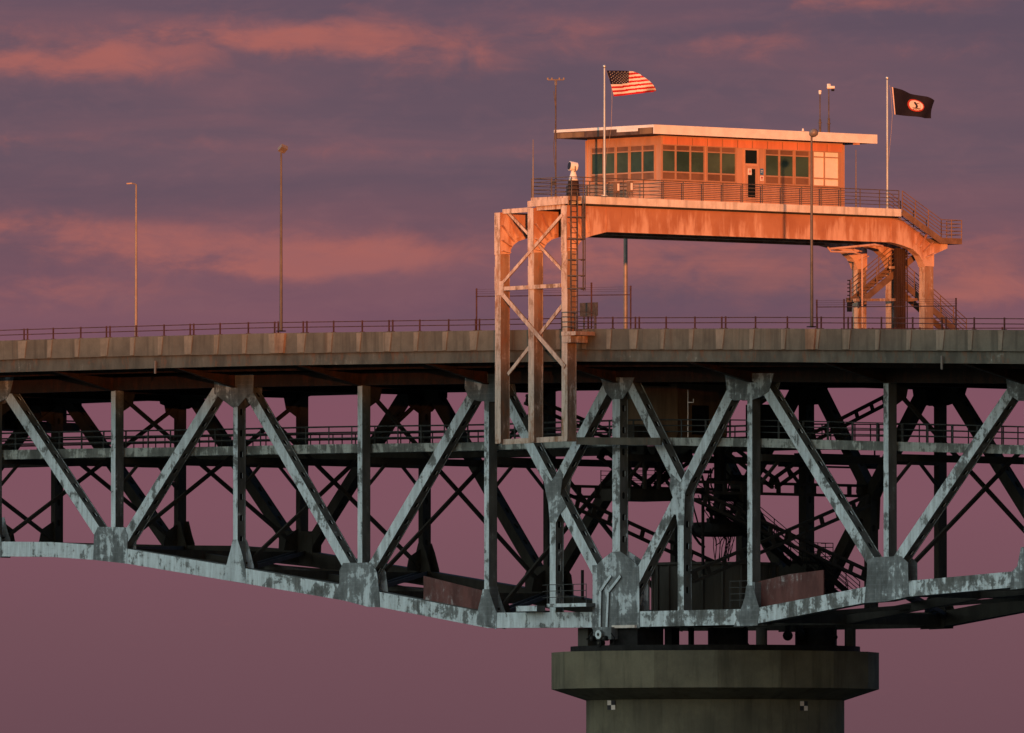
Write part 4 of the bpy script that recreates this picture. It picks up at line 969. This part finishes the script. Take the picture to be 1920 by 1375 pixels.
# red primer plates standing on the chords
for pl, lab in (([(795, 1080), (907, 1108), (907, 1145), (795, 1125)], 'left red primer plate standing on the descending bottom chord'), ([(1412, 1093), (1480, 1077), (1545, 1069), (1545, 1118), (1424, 1142)], 'right red primer plate standing on the rising bottom chord')):
    pts = pxpoly(pl, W - .12); mb = MB(); mb.pxz(pts, W - .16, W - .1); o = (pts[0][0], W - .16, pts[-1][1])
    g = thing('counterweight_plate', o, lab, 'steel plate'); mb.build('plate', 'red', g)
    mb = MB(); P2 = [V((x, W - .04, z)) for x, z in pts]
    for f in (.1, .5, .9): u = P2[0] + (P2[1] - P2[0]) * f; mb.box(u.x - .05, u.x + .05, W - .099, W + .1, u.z - 1.3, u.z - .06)
    mb.each('back_rib', 'dark', g)
# suspended travelling cradle far left behind the far truss
a, b = at(8, 805, X=-70), at(150, 748, X=-70)
cr = thing('maintenance_cradle', a, 'black lattice maintenance cradle hanging under the deck at the far left', 'cradle')
mb = MB(); mb.box(-73, -70, a.y, b.y, a.z, a.z + .5)
for k in range(6):
    y = a.y + (b.y - a.y) * k / 5
    for x in (-70, -73): mb.box(x - .08, x + .08, y - .08, y + .08, a.z + .5, b.z + 1.2)
mb.build('frame', 'black', cr)
mb = MB()
for h in (.6, 1.0, 1.4, 1.8):
    for x in (-70, -73): mb.tube((x, a.y, a.z + h), (x, b.y, a.z + h), .05, 5)
mb.each('guard_bar', 'black', cr)
mb = MB(); y0_ = a.y + (b.y - a.y) * .3; mb.box(-72.5, -70.2, a.y + 1.2, y0_ + 1.2, a.z + .5, b.z + .6); mb.build('winch_cabinet', 'black', cr)

# ------------------------------------------------------------------ pier
PR = (at(1648, 1260, cy_) - at(1034, 1260, cy_)).dot(rdir) ; PR = abs((1648 - 1034) / F * (Ctr - CAM).dot(fwd)) / 2
zc1 = at(1341, 1224, cy_).z; zc0 = at(1341, 1293, cy_).z; zs1 = at(1341, 1314, cy_).z; RS = PR * 484 / 614
pier = thing('bridge_pier', (cx_, cy_, 0), 'round concrete bridge pier with an overhanging cap', 'pier')
rot = math.atan2(rdir.y, rdir.x)
pc = MB().lathe((cx_, cy_), [(RS + .01, zs1), (PR, zc0), (PR, zc1), (.3, zc1 + .02)], 16, rot).build('pier_cap', 'pier', pier)
MB().lathe((cx_, cy_), [(RS, -6), (RS, zs1 - .002)], 48, rot).build('pier_shaft', 'pier', pier)
zr1 = at(1341, 1213, cy_).z
MB().lathe((cx_, cy_), [(PR * .885, zc1 + .021), (PR * .885, zr1), (.3, zr1 + .01)], 48).build('track_ring', 'black', pier)
brg = thing('pivot_bearing', (cx_, cy_, zr1), 'black roller bearings and jacks between the pier and the span', 'bearing')
zbt = at(1341, 1183, cy_).z
def onring(x, w, Yw, h1, mat, name, round_=False):
    p = at(x, 1205, Yw); z1 = at(x, h1, Yw).z; zz = zr1 - .1 if abs(Yw - cy_) < 99 else zr1
    mb = MB()
    if round_:
        mb.lathe((p.x, p.y), [(w * 1.15, zz), (w * 1.15, zz + .12), (w, zz + .13), (w, z1)], 16)
    else:
        mb.box(p.x - w, p.x + w, p.y - w, p.y + w, zz, z1)
    mb.build(name, mat, brg)
for x, w, Yw, m, rd in ((1103, .42, 1.0, 'mach', 0), (1260, .30, 9, 'black', 0), (1365, 1.15, cy_, 'black', 1), (1428, .32, 6, 'mach', 1), (1594, .32, 14.2, 'mach', 1), (1530, 1.2, 13, 'black', 1), (1296, .12, 8, 'black', 0)):
    onring(x, w, Yw, 1178, m, 'bearing_block', rd)
for (x, y, r_) in ((1335, 1203, .16), (1397, 1203, .16), (1477, 1192, .3), (1500, 1190, .3), (1583 - 17, 1195, .15)):
    p = at(x, y, cy_ + (x - 1341) / 33 * .74); mb = MB(); sphere(mb, p, r_); mb.tube(p, p + V((0, 0, 1)), r_ * .5, 6); mb.build('jack', 'black', brg)
for pts in ([(1383, 1183), (1405, 1213)], [(1376, 1185), (1396, 1213)]): MB().bar(at(*pts[0], 8.5), at(*pts[1], 8.5), .1, .12).build('jack_strut', 'black', brg)
mb = MB(); u0, u1 = at(1392, 1213, 8.3), at(1392, 1183, 8.3); u1.x, u1.y = u0.x, u0.y
for o in (0, .38): mb.tube(u0 + V((o, 0, 0)), u1 + V((o, 0, 0)), .035, 5)
for k in range(4): mb.tube(u0 + V((0, 0, .15 + k * .24)), u0 + V((.38, 0, .15 + k * .24)), .025, 5)
mb.build('access_ladder', 'black', brg)
# drive gear under the near pier gusset
q = at(1130, 1190, -.5); dg = thing('drive_gear', q, 'greasy drive gearbox hanging under the big near gusset', 'gearbox')
a, b = at(1112, 1206, -.5), at(1146, 1176, -.5); MB().box(a.x, b.x, -.5, .5, a.z + .2, b.z).build('housing', 'gusset', dg)
for x, y, r_, m in ((1127, 1190, .26, 'truss'), (1114, 1197, .15, 'black'), (1137, 1197, .15, 'black'), (1128, 1206, .2, 'black')):
    c = at(x, y, -.5); MB().tube(c + V((0, -.22, 0)), c + V((0, .1, 0)), r_, 14).build('gear_wheel', m, dg); MB().tube(c + V((0, -.26, 0)), c + V((0, -.2, 0)), r_ * .35, 8).build('gear_hub', 'mach', dg)
mb = MB(); mb.path([at(x, y, -.55) for x, y in ((1146, 1188), (1152, 1196), (1150, 1208), (1143, 1210))], .04, 6); mb.path([at(x, y, -.5) for x, y in ((1112, 1185), (1103, 1197), (1100, 1199))], .05, 6); mb.build('hose', 'black', dg)
a, b = at(1148, 1216, .2), at(1200, 1172, .2); MB().box(a.x, b.x, .0, 2.0, zr1 - .1, b.z).build('bearing_pedestal', 'black', dg)
a, b = at(1148, 1178, -.2), at(1191, 1172, -.2); MB().box(a.x, b.x, -.25, -.06, a.z, b.z).build('tray', 'slab', dg)
# survey targets on the shaft
def target(x, y, label):
    # point on the round shaft facing the camera
    u = (x - 1341) / F * (Ctr - CAM).dot(fwd); dpt = math.sqrt(RS * RS - u * u); nrm = (rdir * u - vdir * dpt).normalized()
    c = V((cx_, cy_, 0)) + nrm * (RS + .02); c.z = at(1341, y, cy_).z; tdir = V((-nrm.y, nrm.x, 0)); 
    if tdir.dot(rdir) < 0: tdir = -tdir
    hw, hh = .215 / max(.35, tdir.dot(rdir)), .265; g = thing('survey_target', c, label, 'marker', 'survey targets on the pier')
    mb = MB()
    for i in (0, 1):
        for j in (0, 1):
            p0 = c + tdir * (i - 1) * hw + V((0, 0, (j - 1) * hh)); p1 = p0 + tdir * hw; m = 1 if (i == 0) == (j == 1) else 0
            mb.prism([p0, p1, p1 + V((0, 0, hh)), p0 + V((0, 0, hh))], [q + nrm * .02 for q in (p0, p1, p1 + V((0, 0, hh)), p0 + V((0, 0, hh)))], m)
    mb.build('target_plate', ['ink', 'hornw'], g)
    return g
target(1146, 1324, 'black and white checkered survey target on the left side of the pier shaft')
target(1503, 1326, 'black and white checkered survey target on the right side of the pier shaft')

# ------------------------------------------------------------------ water, shade hill, sky
def structure(o, kind='structure'): o['kind'] = kind; return o
m, nt, b = nodes('river_water'); t = NT(nt); g_ = t.n('ShaderNodeNewGeometry')
b.inputs['Base Color'].default_value = (.02, .03, .035, 1); b.inputs['Roughness'].default_value = .18
bp = t.n('ShaderNodeBump'); bp.inputs['Strength'].default_value = .5; t.put(bp.inputs['Height'], t.noise(t.scale(g_.outputs['Position'], .5, .9, 1), .6, 4, .6)); t.put(b.inputs['Normal'], bp.outputs[0])
structure(MB().box(-6000, 6000, -6000, 6000, -3, 0).build('water', m))
SUN_AZ = math.atan2(.636, -.772)        # travel direction of the light
SUN_EL = R(1.05)
sdir = V((math.cos(SUN_AZ), math.sin(SUN_AZ), 0))
SHADE_D = 1010.0
zterm = at(1063, 578, YT).z
hill_h = zterm + SHADE_D * math.tan(SUN_EL)  # unseen hill added behind the camera, height set to shade the lower bridge
per = V((-sdir.y, sdir.x, 0)); mb = MB(); n = 121; vs = []
prf = [(-70, -.5), (-45, .35), (-20, .8), (0, 1.0), (30, .97), (70, .9), (140, .55), (220, -.5)]
rr = random.Random(5)
for i in range(n):
    s = (i - n // 2) * 9; bump = .35 * math.sin(i * .9) + .3 * math.sin(i * .37 + 1) + rr.uniform(-.2, .2)
    for d, k in prf: p = -sdir * (SHADE_D + d) + per * s; vs.append((p.x, p.y, max(-2, hill_h * k + bump * (1 if k > .3 else 0))))
k = len(prf); fs = [(i * k + j, i * k + j + 1, (i + 1) * k + j + 1, (i + 1) * k + j) for i in range(n - 1) for j in range(k - 1)]
mb.add(vs, fs); structure(mb.build('shade_hill', plain('shade_hill_green', (.05, .06, .03), .95, var=.5, sc_=.2)))

world = bpy.data.worlds.new('World'); sc.world = world; world.use_nodes = True
nt = world.node_tree; nt.nodes.clear(); t = NT(nt)
out = t.n('ShaderNodeOutputWorld'); bg = t.n('ShaderNodeBackground'); nt.links.new(bg.outputs[0], out.inputs[0])
tc_ = t.n('ShaderNodeTexCoord'); gen = tc_.outputs['Generated']
def dotc(v):
    d = t.n('ShaderNodeVectorMath', operation='DOT_PRODUCT'); t.put(d.inputs[0], gen); d.inputs[1].default_value = v; return d.outputs['Value']
dv, dr_ = dotc(vdir), dotc(rdir)
el = t.m('MULTIPLY', t.m('ARCSINE', dotc((0, 0, 1))), 180 / math.pi)
az = t.m('MULTIPLY', t.m('ARCTAN2', dr_, dv), 180 / math.pi)
cmb = t.n('ShaderNodeCombineXYZ'); t.put(cmb.inputs[0], az); t.put(cmb.inputs[1], t.m('MULTIPLY', el, 3.4)); cv = cmb.outputs[0]
warp = t.m('SUBTRACT', t.noise(cv, 1.1, 5, .6), .5); warp2 = t.m('SUBTRACT', t.noise(t.scale(cv, 1.0, .75, 1), 2.4, 8, .6), .5)
n_band = t.noise(t.scale(cv, .35, .8, 1), 1.3, 6, .55, .4)
elw = t.m('ADD', el, t.m('MULTIPLY', warp, .09))
azw = t.m('ADD', az, t.m('MULTIPLY', warp2, .9))
def E(y): return math.degrees(PITCH) + (687.5 - y) / F * 180 / math.pi
def Azd(x): return (x - 960) / F * 180 / math.pi
ramp = t.n('ShaderNodeValToRGB'); cr_ = ramp.color_ramp
EXPO = .2
def lin(c): return tuple(((v / 255) / 12.92 if v <= 10 else (((v / 255) + .055) / 1.055) ** 2.4) / 2 ** EXPO for v in c)
RE0, RE1 = E(1500), E(-500)
keys = [(1500, (98, 69, 77)), (1375, (107, 75, 84)), (1180, (114, 79, 88)), (950, (125, 83, 95)), (760, (127, 82, 96)), (640, (122, 83, 97)), (560, (118, 83, 96)), (430, (116, 84, 95)), (300, (107, 85, 97)), (120, (103, 83, 96)), (0, (101, 82, 97)), (-500, (96, 84, 108))]
while len(cr_.elements) < len(keys): cr_.elements.new(.5)
for e_, (y, c) in zip(cr_.elements, keys): e_.position = (E(y) - RE0) / (RE1 - RE0); e_.color = (*lin(c), 1)
t.put(ramp.inputs[0], t.m('DIVIDE', t.m('SUBTRACT', elw, RE0), RE1 - RE0))
sky_low = ramp.outputs[0]
blobs = [(545, 482, 230, 36, .8), (560, 500, 180, 20, .5), (300, 450, 240, 46, .50), (90, 425, 210, 34, .40), (80, 545, 280, 46, .42), (720, 470, 150, 46, .55), (1330, 505, 300, 62, .75), (1790, 540, 210, 42, .85), (1850, 475, 200, 46, .40), (1080, 470, 160, 50, .35),
         (440, 62, 180, 32, .62), (690, 72, 190, 44, .72), (860, 108, 150, 36, .45), (110, 122, 190, 34, .68), (300, 108, 130, 36, .4), (1720, 6, 210, 24, .45), (1460, 84, 150, 34, .28), (1800, 90, 170, 26, .2), (120, 268, 330, 18, .25), (760, 290, 360, 24, .25), (1100, 60, 160, 70, .25), (60, 60, 150, 30, .3)]
acc = None
for (x, y, rx, ry, a) in blobs:
    u = t.m('DIVIDE', t.m('SUBTRACT', azw, Azd(x)), rx / F * 180 / math.pi); w = t.m('DIVIDE', t.m('SUBTRACT', elw, E(y)), ry / F * 180 / math.pi)
    g_ = t.m('MULTIPLY', t.m('EXPONENT', t.m('MULTIPLY', t.m('ADD', t.m('MULTIPLY', u, u), t.m('MULTIPLY', w, w)), -1.0)), a)
    acc = g_ if acc is None else t.m('ADD', acc, g_)
fluff = t.m('SUBTRACT', t.noise(t.scale(cv, 1.0, .6, 1), 4.2, 9, .62, .8), .5)
acc = t.m('MULTIPLY', acc, t.m('ADD', 1.0, t.m('MULTIPLY', warp2, 2.0)))
pink = t.step(t.m('ADD', t.m('ADD', acc, t.m('MULTIPLY', warp2, .30)), t.m('MULTIPLY', fluff, .85)), .10, .95)
col = t.mix(pink, sky_low, (*lin((168, 100, 94)), 1))
col = t.mix(t.m('MULTIPLY', t.step(t.noise(t.scale(cv, 1.0, .7, 1), 5.0, 6, .6, .4), .45, .72), t.m('MULTIPLY', t.step(el, E(720), E(560)), .16)), col, (*lin((140, 98, 104)), 1))
upper_mask = t.step(el, E(760), E(600))
col = t.mix(t.m('MULTIPLY', t.m('MULTIPLY', t.step(n_band, .46, .70), upper_mask), .5), col, (*lin((90, 78, 93)), 1))
col = t.mix(t.m('MULTIPLY', t.m('MULTIPLY', t.step(n_band, .54, .30), upper_mask), .35), col, (*lin((140, 94, 100)), 1))
# higher up and round to the sun: a physical twilight sky
ns = t.n('ShaderNodeTexSky', sky_type='NISHITA'); ns.sun_disc = False; ns.sun_elevation = SUN_EL
ns.sun_rotation = math.atan2(-sdir.x, -sdir.y); ns.air_density = 1.0; ns.dust_density = 1.0; ns.ozone_density = 2.0
nish = t.mix(1.0, ns.outputs[0], (.22, .27, .33), 'MULTIPLY')
# added fill: unseen sky on the near side brightened to light the truss
blue = t.mix(1.0, (.86, .93, .80), t.m('MULTIPLY', t.step(dotc(V((-.50, -.86, .12)).normalized()), .15, .95), t.step(el, 1, 8)), 'MULTIPLY')
hi_col = t.mix(1.0, nish, blue, 'ADD')
hi = t.m('MAXIMUM', t.step(el, 5, 22), t.step(dv, .35, -.25))
fin = t.mix(hi, col, hi_col)
t.put(bg.inputs[0], fin); bg.inputs[1].default_value = 1.0

sl = bpy.data.lights.new('sun', 'SUN'); sl.energy = 5.0; sl.angle = R(.5); sl.color = (1.0, .31, .095)
so = bpy.data.objects.new('sun', sl); COL.objects.link(so)
ld = (sdir * math.cos(SUN_EL) - V((0, 0, math.sin(SUN_EL)))); so.rotation_euler = ld.to_track_quat('-Z', 'Y').to_euler()
so.location = (0, -60, 80)

cam = bpy.data.cameras.new('camera'); cam.sensor_width = 36; cam.lens = F * 36 / 1920; cam.clip_start = 1; cam.clip_end = 12000
co = bpy.data.objects.new('camera', cam); COL.objects.link(co); co.location = CAM; co.rotation_euler = fwd.to_track_quat('-Z', 'Y').to_euler(); sc.camera = co

sc.view_settings.view_transform = 'Standard'; sc.view_settings.look = 'None'; sc.view_settings.exposure = EXPO; sc.view_settings.gamma = 1
sc.render.engine = 'CYCLES'; sc.cycles.max_bounces = 6
